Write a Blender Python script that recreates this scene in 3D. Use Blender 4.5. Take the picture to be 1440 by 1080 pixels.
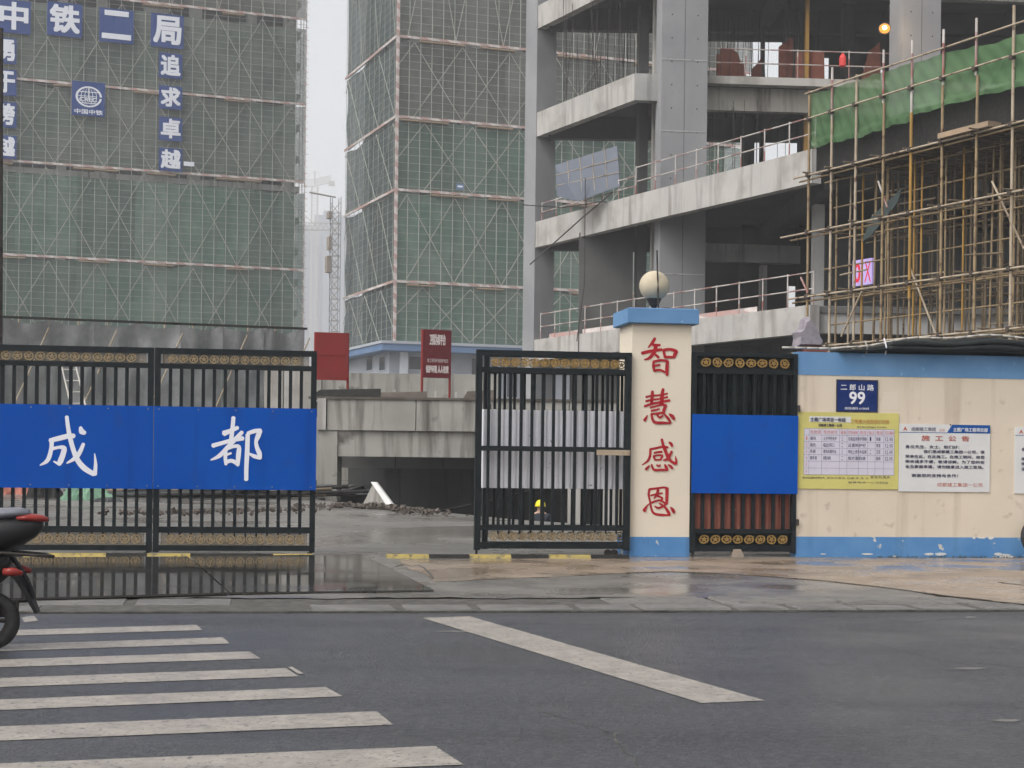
import bpy, bmesh, math, random
import numpy as np
from mathutils import Matrix, Vector
from mathutils.geometry import tessellate_polygon

for o in list(bpy.data.objects):
    bpy.data.objects.remove(o, do_unlink=True)
SC = bpy.context.scene
COL = SC.collection
R = random.Random(7)

# ------------------------------------------------------------------ camera
F, CX, CY, H, ROLL = 2300.0, 720.0, 645.0, 1.45, 0.012
cam = bpy.data.cameras.new("camera"); co = bpy.data.objects.new("camera", cam); COL.objects.link(co)
cam.sensor_fit = 'HORIZONTAL'; cam.sensor_width = 36.0
cam.lens = 36.0 * F / 1440.0
cam.shift_y = (CY - 540.0) / 1440.0
cam.clip_start = 0.1; cam.clip_end = 4000
co.location = (0, 0, H); co.rotation_euler = (math.radians(90), -ROLL, 0)
SC.camera = co

# ------------------------------------------------------------------ world, sun, exposure
SUN_EL, SUN_AZ = 50.0, 232.0     # degrees; azimuth clockwise from +Y
wd = bpy.data.worlds.new("World"); SC.world = wd; wd.use_nodes = True
wn = wd.node_tree.nodes; wl = wd.node_tree.links
bg = wn["Background"]
sky = wn.new("ShaderNodeTexSky"); sky.sky_type = 'NISHITA'; sky.sun_disc = False
sky.sun_elevation = math.radians(SUN_EL); sky.sun_rotation = math.radians(SUN_AZ)
sky.air_density = 1.0; sky.dust_density = 5.0; sky.ozone_density = 1.0
hs = wn.new("ShaderNodeHueSaturation"); hs.inputs["Saturation"].default_value = 0.16
wl.new(sky.outputs[0], hs.inputs["Color"]); wl.new(hs.outputs[0], bg.inputs["Color"])
bg.inputs["Strength"].default_value = 0.15
sl = bpy.data.lights.new("sun", 'SUN'); sl.energy = 0.7; sl.angle = math.radians(25); sl.color = (1.0, 0.97, 0.93)
so = bpy.data.objects.new("sun", sl); COL.objects.link(so)
_az, _el = math.radians(SUN_AZ), math.radians(SUN_EL)
_sd = Vector((math.sin(_az) * math.cos(_el), math.cos(_az) * math.cos(_el), math.sin(_el)))
so.rotation_euler = _sd.to_track_quat('Z', 'Y').to_euler(); so.location = (0, 0, 60)
vs = SC.view_settings
vs.view_transform = 'Standard'; vs.look = 'None'; vs.gamma = 1.0; vs.use_curve_mapping = False
vs.exposure = 0.72
cy = SC.cycles
cy.use_denoising = True; cy.use_adaptive_sampling = True; cy.adaptive_threshold = 0.03
cy.max_bounces = 5; cy.diffuse_bounces = 3; cy.glossy_bounces = 2; cy.transparent_max_bounces = 12; cy.volume_bounces = 1
cy.transmission_bounces = 4
cy.caustics_reflective = False; cy.caustics_refractive = False

# ------------------------------------------------------------------ helpers
def ray(u, v):
    x, y = u - CX, v - CY
    c, s = math.cos(ROLL), math.sin(ROLL)
    return (x * c + y * s) / F, (-x * s + y * c) / F          # X/Y, -(Z-H)/Y

def at(u, v, Y):
    a, b = ray(u, v)
    return Vector((a * Y, Y, H - b * Y))

def gz(u, v, z=0.0):
    a, b = ray(u, v); Y = (H - z) / b
    return Vector((a * Y, Y, z))

class Frame:
    def __init__(s, x=0.0, y=0.0, ang=0.0):
        s.ang = math.radians(ang); s.x, s.y = x, y
        s.c, s.s = math.cos(s.ang), math.sin(s.ang)
        s.M = Matrix.Translation((x, y, 0)) @ Matrix.Rotation(s.ang, 4, 'Z')
    def w(s, a, t, z): return s.M @ Vector((a, t, z))
    def hit(s, u, v, t=0.0):                                     # pixel -> (s, z) on the vertical plane at depth t
        a, b = ray(u, v); px, py = s.x - s.s * t, s.y + s.c * t
        Y = (py * s.c - px * s.s) / (s.c - a * s.s)
        X = a * Y
        return ((X - px) * s.c + (Y - py) * s.s, H - b * Y)
    def loc(s, p):
        q = s.M.inverted() @ Vector((p[0], p[1], p[2] if len(p) > 2 else 0)); return q

W = Frame()
WM = {}

class MB:
    def __init__(s, fr=W): s.fr = fr; s.v = []; s.f = []
    def add(s, vs_, fs):
        n = len(s.v); s.v += [tuple(p) for p in vs_]; s.f += [tuple(i + n for i in f) for f in fs]; return s
    def box(s, x0, x1, y0, y1, z0, z1):
        return s.hexa([(x0, y0, z0), (x1, y0, z0), (x1, y1, z0), (x0, y1, z0), (x0, y0, z1), (x1, y0, z1), (x1, y1, z1), (x0, y1, z1)])
    def hexa(s, p):
        return s.add(p, [(0, 3, 2, 1), (4, 5, 6, 7), (0, 1, 5, 4), (1, 2, 6, 5), (2, 3, 7, 6), (3, 0, 4, 7)])
    def tube(s, p, q, r, n=6, r2=None):
        p, q = Vector(p), Vector(q); d = (q - p)
        if d.length < 1e-6: return s
        a = d.orthogonal().normalized(); b = d.normalized().cross(a); r2 = r if r2 is None else r2
        vs_ = []
        for i in range(n):
            k = 2 * math.pi * i / n; e = a * math.cos(k) + b * math.sin(k)
            vs_ += [p + e * r, q + e * r2]
        fs = [(2 * i, 2 * ((i + 1) % n), 2 * ((i + 1) % n) + 1, 2 * i + 1) for i in range(n)]
        fs += [tuple(2 * i for i in range(n))[::-1], tuple(2 * i + 1 for i in range(n))]
        return s.add(vs_, fs)
    def path(s, pts, r, n=6):
        for a, b in zip(pts, pts[1:]): s.tube(a, b, r, n)
        return s
    def prism(s, pts, h):                                        # pts: 3-D outline, h: vector
        n = len(pts); h = Vector(h); a = [Vector(p) for p in pts]
        return s.add(a + [p + h for p in a], [tuple(range(n))[::-1], tuple(range(n, 2 * n))] + [(i, (i + 1) % n, n + (i + 1) % n, n + i) for i in range(n)])
    def loft(s, rings, cap=True):
        n = len(rings[0]); vs_ = [p for r in rings for p in r]; fs = []
        for k in range(len(rings) - 1):
            for i in range(n):
                j = (i + 1) % n
                fs.append((k * n + i, k * n + j, (k + 1) * n + j, (k + 1) * n + i))
        if cap: fs += [tuple(range(n))[::-1], tuple(range((len(rings) - 1) * n, len(rings) * n))]
        return s.add(vs_, fs)
    def lathe(s, c, prof, n=24):                                 # prof: (r, z)
        c = Vector(c)
        return s.loft([[c + Vector((r * math.cos(2 * math.pi * i / n), r * math.sin(2 * math.pi * i / n), z)) for i in range(n)] for r, z in prof])
    def grid(s, fn, nu, nv):
        vs_ = [fn(i / nu, j / nv) for j in range(nv + 1) for i in range(nu + 1)]
        return s.add(vs_, [(j * (nu + 1) + i, j * (nu + 1) + i + 1, (j + 1) * (nu + 1) + i + 1, (j + 1) * (nu + 1) + i) for j in range(nv) for i in range(nu)])
    def text(s, body, x0, x1, z0, z1, t, bold=0.0, res=3):       # string stretched to a box on a plane t = const
        P, fs = text_geo(body, 0.0, res)
        lo, hi = P.min(0), P.max(0); k = np.maximum(hi - lo, 1e-6)
        Q = (P - lo) / k
        e = bold * (z1 - z0) * .8
        x0, x1, z0, z1 = x0 + e, x1 - e, z0 + e, z1 - e
        for j, (dx, dz) in enumerate(((0, 0),) if bold <= 0 else ((-e, -e), (e, -e), (-e, e), (e, e), (-e, 0), (e, 0), (0, -e), (0, e))):
            s.add([(x0 + q[0] * (x1 - x0) + dx, t - .0004 * j - (z1 - z0) * .0004 * j, z0 + q[1] * (z1 - z0) + dz) for q in Q], fs)
        return s
    def build(s, name, mat, parent=None, label=None, cat=None, group=None, kind=None, smooth=False, base=None, thick=0.0):
        V = np.array([tuple(p) for p in s.v], dtype=float)
        if parent is None:
            if base is None: base = ((V[:, 0].min() + V[:, 0].max()) / 2, (V[:, 1].min() + V[:, 1].max()) / 2, V[:, 2].min())
            M = s.fr.M @ Matrix.Translation(base); A = M.inverted() @ s.fr.M
        else:
            M = WM[parent.name]; A = M.inverted() @ s.fr.M
        A = np.array(A); V = V @ A[:3, :3].T + A[:3, 3]
        m = bpy.data.meshes.new(name); m.from_pydata(V.tolist(), [], s.f); m.update()
        if smooth:
            m.polygons.foreach_set("use_smooth", [True] * len(m.polygons))
        m.materials.append(M_(mat))
        o = bpy.data.objects.new(name, m); COL.objects.link(o)
        if parent is None: o.matrix_world = M
        else: o.parent = parent
        WM[o.name] = M
        if thick:
            md = o.modifiers.new("solid", 'SOLIDIFY'); md.thickness = thick; md.offset = 0
        if kind is None and name in ('lettering', 'handwriting', 'row_numbers', 'table_lines', 'digits'): kind = 'stuff'
        tag(o, label, cat, group, kind)
        return o

_TXT = {}
def text_geo(body, bold, res):
    k = (body, round(bold, 3), res)
    if k not in _TXT:
        cu = bpy.data.curves.new("lettering", 'FONT'); cu.body = body; cu.size = 1.0; cu.offset = bold; cu.resolution_u = res; cu.fill_mode = 'FRONT'
        ob = bpy.data.objects.new("lettering", cu); COL.objects.link(ob)
        dg = bpy.context.evaluated_depsgraph_get(); dg.update()
        me = bpy.data.meshes.new_from_object(ob.evaluated_get(dg))
        P = np.array([(v.co.x, v.co.y) for v in me.vertices]).reshape(-1, 2); fs = [tuple(p.vertices) for p in me.polygons]
        bpy.data.objects.remove(ob, do_unlink=True); bpy.data.meshes.remove(me); bpy.data.curves.remove(cu)
        _TXT[k] = (P, fs)
    return _TXT[k]

def tag(o, label=None, cat=None, group=None, kind=None):
    if label: o["label"] = label
    if cat: o["category"] = cat
    if group: o["group"] = group
    if kind: o["kind"] = kind
    elif cat: o["kind"] = 'thing'
    return o

def thing(name, label, cat, fr=W, base=(0, 0, 0), group=None, kind=None):
    o = bpy.data.objects.new(name, None); COL.objects.link(o); o.empty_display_size = 0.2
    M = fr.M @ Matrix.Translation(base); o.matrix_world = M; WM[o.name] = M
    return tag(o, label, cat, group, kind)

_UM = {}
def unit(shape, mat):
    if (shape, mat) not in _UM:
        b = MB()
        if shape == 'box': b.box(-.5, .5, -.5, .5, 0, 1)
        else: b.tube((0, 0, 0), (0, 0, 1), 1.0, 8)
        m = bpy.data.meshes.new(shape); m.from_pydata(b.v, [], b.f)
        if shape != 'box': m.polygons.foreach_set("use_smooth", [len(p.vertices) == 4 for p in m.polygons])
        m.materials.append(M_(mat)); _UM[(shape, mat)] = m
    return _UM[(shape, mat)]

def inst(name, mesh, parent, Mw):
    o = bpy.data.objects.new(name, mesh); COL.objects.link(o); o.parent = parent
    o.matrix_basis = WM[parent.name].inverted() @ Mw; WM[o.name] = Mw
    return o

def ibox(name, mat, parent, fr, x0, x1, y0, y1, z0, z1):
    return inst(name, unit('box', mat), parent, fr.M @ Matrix.Translation(((x0 + x1) / 2, (y0 + y1) / 2, z0)) @ Matrix.Diagonal((x1 - x0, y1 - y0, z1 - z0, 1)))

def ipole(name, mat, parent, p, q, r):
    p, q = Vector(p), Vector(q); d = q - p
    return inst(name, unit('pole', mat), parent, Matrix.Translation(p) @ d.to_track_quat('Z', 'Y').to_matrix().to_4x4() @ Matrix.Diagonal((r, r, d.length, 1)))

# ------------------------------------------------------------------ materials
_MAT = {}; _DEF = {}
def M_(n):
    if n not in _MAT: _MAT[n] = _DEF[n](n)
    return _MAT[n]

def nodes_new(name):
    m = bpy.data.materials.new(name); m.use_nodes = True
    nt = m.node_tree; return m, nt, nt.nodes["Principled BSDF"]

def noise(nt, scale, detail=4, stretch=None, rough=.55):
    g = nt.nodes.new("ShaderNodeNewGeometry"); n = nt.nodes.new("ShaderNodeTexNoise")
    n.inputs["Scale"].default_value = scale; n.inputs["Detail"].default_value = detail; n.inputs["Roughness"].default_value = rough
    src = g.outputs["Position"]
    if stretch:
        mp = nt.nodes.new("ShaderNodeMapping"); mp.inputs["Scale"].default_value = stretch
        nt.links.new(src, mp.inputs["Vector"]); src = mp.outputs[0]
    nt.links.new(src, n.inputs["Vector"]); return n.outputs["Fac"]

def ramp(nt, fac, lo, hi, c0=(0, 0, 0, 1), c1=(1, 1, 1, 1)):
    r = nt.nodes.new("ShaderNodeValToRGB"); r.color_ramp.elements[0].position = lo; r.color_ramp.elements[1].position = hi
    r.color_ramp.elements[0].color = c0; r.color_ramp.elements[1].color = c1
    nt.links.new(fac, r.inputs[0]); return r.outputs[0]

def mixc(nt, fac, a, b):
    x = nt.nodes.new("ShaderNodeMix"); x.data_type = 'RGBA'
    def setin(i, v):
        if isinstance(v, (tuple, list)): x.inputs[i].default_value = (*v[:3], 1)
        elif isinstance(v, (int, float)): x.inputs[i].default_value = v
        else: nt.links.new(v, x.inputs[i])
    setin(0, fac); setin(6, a); setin(7, b); return x.outputs[2]

def std(c, c2=None, scale=6.0, lo=.35, hi=.65, rough=.6, r2=None, rscale=None, metal=0.0, spots=None, streak=None, bump=0.0, bscale=60.0, emit=None, rlo=.4, rhi=.6, spec=.25, grain=None):
    def mk(name):
        m, nt, p = nodes_new(name); L = nt.links
        col = c
        if c2: col = mixc(nt, ramp(nt, noise(nt, scale, 6), lo, hi), c, c2)
        if streak:      # (colour, amount low, high): rain streaks running down
            col = mixc(nt, ramp(nt, noise(nt, 1.0, 5, streak[3] if len(streak) > 3 else (3.0, 3.0, .22)), streak[1], streak[2]), col, streak[0])
        if grain:       # (colour, scale, lo, hi): coarse multi-scale aggregate
            col = mixc(nt, ramp(nt, noise(nt, grain[1], 9, None, .8), grain[2], grain[3]), col, grain[0])
        if spots:       # (colour, scale, lo, hi)
            col = mixc(nt, ramp(nt, noise(nt, spots[1], 3), spots[2], spots[3]), col, spots[0])
        if isinstance(col, tuple): p.inputs["Base Color"].default_value = (*col, 1)
        else: L.new(col, p.inputs["Base Color"])
        p.inputs["Metallic"].default_value = metal; p.inputs["Specular IOR Level"].default_value = spec
        p.inputs["Roughness"].default_value = rough
        if r2 is not None:
            rr = ramp(nt, noise(nt, rscale or scale, 4), rlo, rhi, (rough,) * 3 + (1,), (r2,) * 3 + (1,)); L.new(rr, p.inputs["Roughness"])
        if bump:
            b = nt.nodes.new("ShaderNodeBump"); b.inputs["Strength"].default_value = bump; b.inputs["Distance"].default_value = .02
            L.new(noise(nt, bscale, 5), b.inputs["Height"]); L.new(b.outputs[0], p.inputs["Normal"])
        if emit:
            p.inputs["Emission Color"].default_value = (*emit[0], 1); p.inputs["Emission Strength"].default_value = emit[1]
        return m
    return mk

def stripes(ca, cb, axis_scale, width, rough=.6):   # diagonal / banded paint stripes along a world direction
    def mk(name):
        m, nt, p = nodes_new(name)
        g = nt.nodes.new("ShaderNodeNewGeometry"); d = nt.nodes.new("ShaderNodeVectorMath"); d.operation = 'DOT_PRODUCT'
        d.inputs[1].default_value = axis_scale; nt.links.new(g.outputs["Position"], d.inputs[0])
        f = nt.nodes.new("ShaderNodeMath"); f.operation = 'FRACT'; nt.links.new(d.outputs["Value"], f.inputs[0])
        k = nt.nodes.new("ShaderNodeMath"); k.operation = 'LESS_THAN'; k.inputs[1].default_value = width; nt.links.new(f.outputs[0], k.inputs[0])
        col = mixc(nt, k.outputs[0], cb, ca)
        col = mixc(nt, ramp(nt, noise(nt, 2.2, 4), .35, .75), col, (.33, .29, .27))
        nt.links.new(col, p.inputs["Base Color"]); p.inputs["Roughness"].default_value = rough
        return m
    return mk

def net(c, c2, alpha, scale=.25, gridmul=0.0, trans=.25):
    def mk(name):
        m, nt, p = nodes_new(name); L = nt.links
        col = mixc(nt, ramp(nt, noise(nt, scale, 5), .35, .65), c, c2)
        oi = nt.nodes.new("ShaderNodeObjectInfo"); hv = nt.nodes.new("ShaderNodeHueSaturation")
        mr = nt.nodes.new("ShaderNodeMapRange"); mr.inputs[3].default_value = .78; mr.inputs[4].default_value = 1.2; L.new(oi.outputs["Random"], mr.inputs[0]); L.new(mr.outputs[0], hv.inputs["Value"])
        L.new(col, hv.inputs["Color"]); col = hv.outputs[0]
        L.new(col, p.inputs["Base Color"]); p.inputs["Roughness"].default_value = .9
        tl = nt.nodes.new("ShaderNodeBsdfTranslucent"); L.new(col, tl.inputs["Color"])
        m1 = nt.nodes.new("ShaderNodeMixShader"); m1.inputs[0].default_value = trans; L.new(p.outputs[0], m1.inputs[1]); L.new(tl.outputs[0], m1.inputs[2])
        tr = nt.nodes.new("ShaderNodeBsdfTransparent"); m2 = nt.nodes.new("ShaderNodeMixShader")
        a = ramp(nt, noise(nt, scale * 4, 3), .3, .7, (alpha - .07,) * 3 + (1,), (alpha + .05,) * 3 + (1,)); L.new(a, m2.inputs[0])
        L.new(tr.outputs[0], m2.inputs[1]); L.new(m1.outputs[0], m2.inputs[2])
        L.new(m2.outputs[0], nt.nodes["Material Output"].inputs["Surface"])
        return m
    return mk

_DEF.update({
    'asphalt': std((.028, .0295, .034), (.042, .0435, .049), .45, lo=.3, hi=.7, rough=.3, r2=.58, rscale=.35, grain=((.125, .127, .133), 18, .45, .80), streak=((.021, .022, .026), .48, .66, (.07, 1.1, 1)), bump=.9, bscale=45, spec=.4),
    'paint_road': std((.33, .298, .262), (.245, .222, .20), 3.0, rough=.45, grain=((.15, .142, .13), 9, .46, .74), spots=((.085, .085, .085), 26, .60, .66), bump=.4, bscale=60),
    'driveway': std((.11, .102, .092), (.155, .143, .128), .9, rough=.15, r2=.5, rscale=.7, spots=((.08, .076, .07), 1.6, .5, .75), bump=.08, bscale=30, spec=.5),
    'apron_beige': std((.27, .205, .15), (.20, .155, .115), 1.1, rough=.12, r2=.5, rscale=.9, spots=((.13, .11, .09), 1.3, .52, .75), bump=.07, bscale=30, spec=.5),
    'kerb_stone': std((.105, .10, .095), (.165, .158, .15), 2.5, rough=.7, spots=((.09, .088, .08), 9, .6, .7), bump=.5, bscale=30),
    'kerb_slab': std((.105, .10, .092), (.15, .142, .13), 1.6, rough=.55, spots=((.06, .058, .052), 6, .58, .7), bump=.5, bscale=30, spec=.4),
    'joint_dirt': std((.05, .048, .043), (.10, .095, .085), 8, rough=.85, bump=.6, bscale=40),
    'site_ground': std((.11, .104, .095), (.165, .155, .14), .35, rough=.14, r2=.5, rscale=.3, spots=((.10, .095, .085), .9, .5, .75), bump=.08, bscale=15, spec=.5),
    'ground_far': std((.15, .145, .13), (.2, .19, .17), .1, rough=.9),
    'steel_plate': std((.022, .02, .018), (.04, .037, .032), 1.2, rough=.04, r2=.16, rscale=.9, rlo=.45, rhi=.7, spec=1.0),
    'black_paint': std((.006, .009, .011), (.011, .015, .017), 9, rough=.45, r2=.6, spec=.2, bump=.1, bscale=80),
    'blue_panel': std((.0004, .058, .33), (.001, .07, .36), .8, rough=.55, r2=.65, spec=.06, bump=.12, bscale=4, streak=((.004, .04, .22), .55, .8), spots=((.015, .06, .26), 3.5, .6, .8)),
    'white_letter': std((.72, .72, .76), rough=.5),
    'gold': std((.42, .26, .08), (.25, .16, .06), 20, rough=.4, metal=.4),
    'gold_old': std((.30, .22, .12), (.2, .155, .09), 20, rough=.6, metal=.2),
    'cream': std((.62, .54, .435), (.57, .495, .395), 1.2, rough=.75, streak=((.34, .27, .2), .52, .80), spots=((.44, .37, .29), 5, .62, .74), bump=.12, bscale=35),
    'cream_pillar': std((.66, .585, .475), (.62, .55, .445), 1.0, rough=.75, streak=((.56, .46, .35), .62, .8), bump=.08, bscale=35),
    'blue_paint': std((.095, .215, .39), (.125, .25, .43), 2.5, rough=.6, spots=((.20, .36, .54), 9, .66, .74), bump=.1, bscale=30),
    'blue_worn': std((.07, .20, .42), (.10, .24, .45), 2.5, rough=.6, streak=((.05, .11, .2), .55, .8), spots=((.52, .5, .46), 6, .66, .69), bump=.15, bscale=30),
    'red_letter': std((.36, .012, .02), (.29, .01, .018), 6, rough=.55),
    'globe': std((.48, .415, .30), (.42, .36, .26), 4, rough=.75, streak=((.3, .25, .15), .55, .8), spec=.5),
    'dark_metal': std((.03, .028, .026), (.06, .05, .045), 12, rough=.55, metal=.3),
    'grey_sheet': std((.80, .80, .84), (.74, .74, .78), 2.0, rough=.45, spots=((.2, .2, .21), 9, .68, .74), streak=((.22, .22, .24), .6, .82)),
    'rust_red': std((.26, .085, .062), (.33, .125, .09), 3, rough=.75, spots=((.42, .33, .29), 7, .66, .72), bump=.2, bscale=30),
    'green_black': std((.005, .010, .011), (.014, .022, .023), 6, rough=.5, spec=.2),
    'yellow_paint': std((.38, .285, .07), (.26, .205, .075), 5, rough=.6, spots=((.10, .085, .06), 9, .52, .66)),
    'rubber': std((.014, .0135, .013), (.026, .025, .023), 10, rough=.75, spec=.15),
    'concrete': std((.30, .295, .285), (.38, .372, .36), .6, rough=.85, streak=((.20, .195, .185), .55, .72), bump=.15, bscale=12),
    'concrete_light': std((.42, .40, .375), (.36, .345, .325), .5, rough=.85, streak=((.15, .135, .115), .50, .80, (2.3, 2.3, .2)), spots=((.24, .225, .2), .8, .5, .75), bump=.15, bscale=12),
    'concrete_col': std((.21, .212, .22), (.26, .26, .265), .5, rough=.85, streak=((.22, .22, .222), .56, .75, (1.2, 1.2, .12)), bump=.12, bscale=10),
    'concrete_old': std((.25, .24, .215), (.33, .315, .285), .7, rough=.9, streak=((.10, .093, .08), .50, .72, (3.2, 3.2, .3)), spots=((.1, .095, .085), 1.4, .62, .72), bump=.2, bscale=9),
    'concrete_shade': std((.045, .048, .046), (.07, .072, .068), .6, rough=.6, streak=((.03, .032, .03), .5, .7)),  # shade of the pit and deep interior put into the concrete colour
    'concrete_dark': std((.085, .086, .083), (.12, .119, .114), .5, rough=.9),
    'brick': std((.20, .07, .045), (.15, .055, .04), 3, rough=.9, bump=.3, bscale=20),
    'shell_far': std((.42, .41, .395), (.5, .49, .475), .25, rough=.9, streak=((.2, .195, .185), .55, .7)),
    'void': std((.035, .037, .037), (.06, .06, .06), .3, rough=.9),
    'pole_far': std((.36, .375, .33), (.28, .295, .26), .8, rough=.7),
    'brace_far': std((.40, .39, .345), (.33, .32, .285), .6, rough=.7),
    'toe': stripes((.62, .55, .52), (.42, .24, .21), (.55, .1, .9), .55),
    'plank': std((.36, .26, .17), (.27, .2, .14), 1.5, rough=.85),
    'net_grey': net((.15, .165, .145), (.205, .212, .188), .76),
    'net_mix': net((.13, .178, .148), (.185, .208, .178), .76),
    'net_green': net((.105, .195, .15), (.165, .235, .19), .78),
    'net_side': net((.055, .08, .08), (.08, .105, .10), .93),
    'net_screen': net((.17, .172, .175), (.27, .27, .275), .84, .9),
    'net_bright': net((.09, .195, .08), (.135, .235, .11), .78, .5, trans=.4),
    'filigree': net((.33, .25, .15), (.26, .2, .13), .42, 9.0),
    'sign_blue': std((.006, .036, .18), (.009, .044, .2), .6, rough=.5),
    'sign_white': std((.72, .74, .8), rough=.5),
    'sign_red': std((.13, .014, .018), (.105, .014, .018), 2.5, rough=.5),
    'sign_red2': std((.22, .02, .018), (.19, .018, .017), 2, rough=.5),
    'sign_text': std((.62, .55, .53), rough=.6),
    'canopy_blue': std((.10, .17, .30), (.13, .2, .33), .4, rough=.6),
    'wall_pale': std((.38, .40, .44), (.33, .35, .39), .3, rough=.8),
    'glass_dark': std((.05, .055, .065), rough=.12, spec=.5),
    'steel_pole': std((.30, .22, .12), (.20, .145, .085), 2.2, rough=.65, spots=((.10, .06, .04), 4, .55, .68)),
    'steel_pole2': std((.40, .335, .25), (.30, .235, .165), 2.2, rough=.65, spots=((.12, .07, .05), 4, .58, .7)),
    'steel_pole_dark': std((.19, .148, .095), (.12, .092, .064), 2.2, rough=.7),
    'pole_yellow': std((.38, .21, .04), (.28, .165, .045), 1.5, rough=.55),
    'pole_redwhite': stripes((.50, .46, .43), (.26, .075, .06), (0, 0, .55), .5),
    'rail_redwhite': stripes((.46, .42, .39), (.24, .10, .085), (.5, -.35, .0), .62),
    'coupler': std((.06, .045, .035), rough=.7),
    'tarp_black': std((.007, .009, .009), (.014, .017, .017), 5, rough=.5, spec=.2),
    'pvc': std((.42, .40, .36), (.34, .32, .29), 5, rough=.6),
    'sack': std((.20, .18, .20), (.27, .245, .265), 9, rough=.85, bump=.4, bscale=25),
    'plate_navy': std((.004, .02, .115), (.006, .025, .13), 6, rough=.35),
    'notice_yellow': std((.55, .50, .16), (.49, .45, .15), 3, rough=.4),
    'notice_white': std((.60, .60, .59), (.56, .56, .56), 3, rough=.4),
    'print_lilac': std((.55, .53, .62), (.52, .5, .57), 5, rough=.5),
    'print_dark': std((.03, .03, .08), rough=.6),
    'print_grey': std((.2, .2, .27), rough=.6),
    'print_red': std((.42, .08, .05), rough=.6),
    'print_pink': std((.55, .22, .2), rough=.6),
    'print_orange': std((.55, .3, .1), rough=.6),
    'notice_blue': std((.006, .07, .27), rough=.4),
    'led': std((.5, .42, .7), rough=.4, emit=((.46, .34, .85), .2)),
    'led_red': std((.5, .02, .05), rough=.4, emit=((.8, .03, .06), .3)),
    'lamp': std((.05, .03, .01), rough=.6, spec=.0, emit=((1.0, .34, .06), .9)),
    'lamp_core': std((1, .8, .5), rough=.4, emit=((1.0, .75, .4), 8.0)),
    'sheet_steelblue': std((.075, .088, .115), (.10, .115, .145), .6, rough=.4),
    'scooter_silver': std((.17, .175, .20), rough=.3, metal=.3),
    'scooter_black': std((.012, .012, .013), rough=.4),
    'scooter_red': std((.21, .025, .02), rough=.2, emit=None),
    'tyre': std((.02, .02, .02), (.03, .03, .03), 20, rough=.8),
    'chrome': std((.45, .45, .45), rough=.25, metal=.9),
    'rubble': std((.07, .058, .048), (.12, .10, .085), 3, rough=.95),
    'pipe_dark': std((.03, .034, .036), (.055, .058, .058), 3, rough=.55),
    'green_tarp': std((.11, .21, .14), (.17, .28, .2), 2, rough=.8),
    'skin': std((.42, .26, .19), rough=.6),
    'cloth_dark': std((.03, .035, .045), rough=.9),
    'helmet': std((.75, .62, .02), rough=.3),
    'bucket_red': std((.55, .05, .05), rough=.45),
    'far_building': std((.15, .17, .21), (.13, .15, .19), .05, rough=.9),
    'far_window': std((.06, .07, .1), rough=.6),
    'hoist_brown': std((.24, .2, .17), (.3, .26, .23), 1.0, rough=.8),
    'crane': std((.34, .33, .3), rough=.7),
    'white_board': std((.62, .61, .59), (.55, .54, .52), 2, rough=.7),
    'moss': std((.06, .075, .03), (.1, .1, .05), 10, rough=.95),
    'paper': std((.60, .53, .44), rough=.8),
})

# ================================================================== SETTING
FG = Frame(1.67, 23.0, 8.5)          # street frame: s along the boundary line, t away from the street
T_KERB = -7.3
def ztop(t):                          # height of pavement / yard above the road
    if t < -6.9: return 0.03
    if t < 0.6: return 0.035 + (t + 6.9) / 7.5 * 0.065
    return 0.10 + 0.012 * (t - 0.6)

# pit of the underground ramp (world outline, counter-clockwise)
PIT = [(-5.3, 42.6), (0.2, 33.0), (3.0, 30.3), (7.5, 31.5), (9.0, 37.0), (9.0, 62.0), (-5.3, 62.0)]

def holed(name, outer, mat, zf, kind):
    V = [Vector((x, y, 0)) for x, y in outer]; Hh = [Vector((x, y, 0)) for x, y in PIT[::-1]]
    tris = tessellate_polygon([V, Hh]); P = V + Hh
    b = MB(); b.add([(p.x, p.y, zf(p.x, p.y)) for p in P], [tuple(t) for t in tris])
    o = b.build(name, mat, kind=kind, base=(0, 0, 0))
    me = o.data
    for p in me.polygons:
        if p.normal.z < 0: p.flip()
    return o

holed("ground", [(-1500, -300), (1500, -300), (1500, 2600), (-1500, 2600)], 'ground_far', lambda x, y: -0.06, 'structure')
def fgc(s, t): p = FG.w(s, t, 0); return (p.x, p.y)
holed("site_ground", [fgc(-60, .6), fgc(60, .6), fgc(60, 52), fgc(-60, 52)], 'site_ground', lambda x, y: ztop(max(.6, FG.loc((x, y)).y)), 'structure')

road = MB(FG).box(-400, 400, -70, T_KERB, -.05, 0.0).build("road", 'asphalt', kind='structure', base=(0, -20, -.05))
def vsheet(fn, nu, nv): return fn
pav = MB(FG)
def pavrow(a, b):
    x_ = -60 + 120 * a; e_ = (1 - b) ** 8 * (.05 * math.sin(x_ * 3.1) + .04 * math.sin(x_ * 7.7 + 1) + .03 * math.sin(x_ * 17.3))
    t_ = -6.0 + 6.6 * b + e_
    return (x_, t_, ztop(t_) + (.0 if b > 0 else -.012))
pav.grid(pavrow, 900, 12)
pavement = pav.build("pavement", 'driveway', kind='structure', base=(0, -3, 0))

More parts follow.
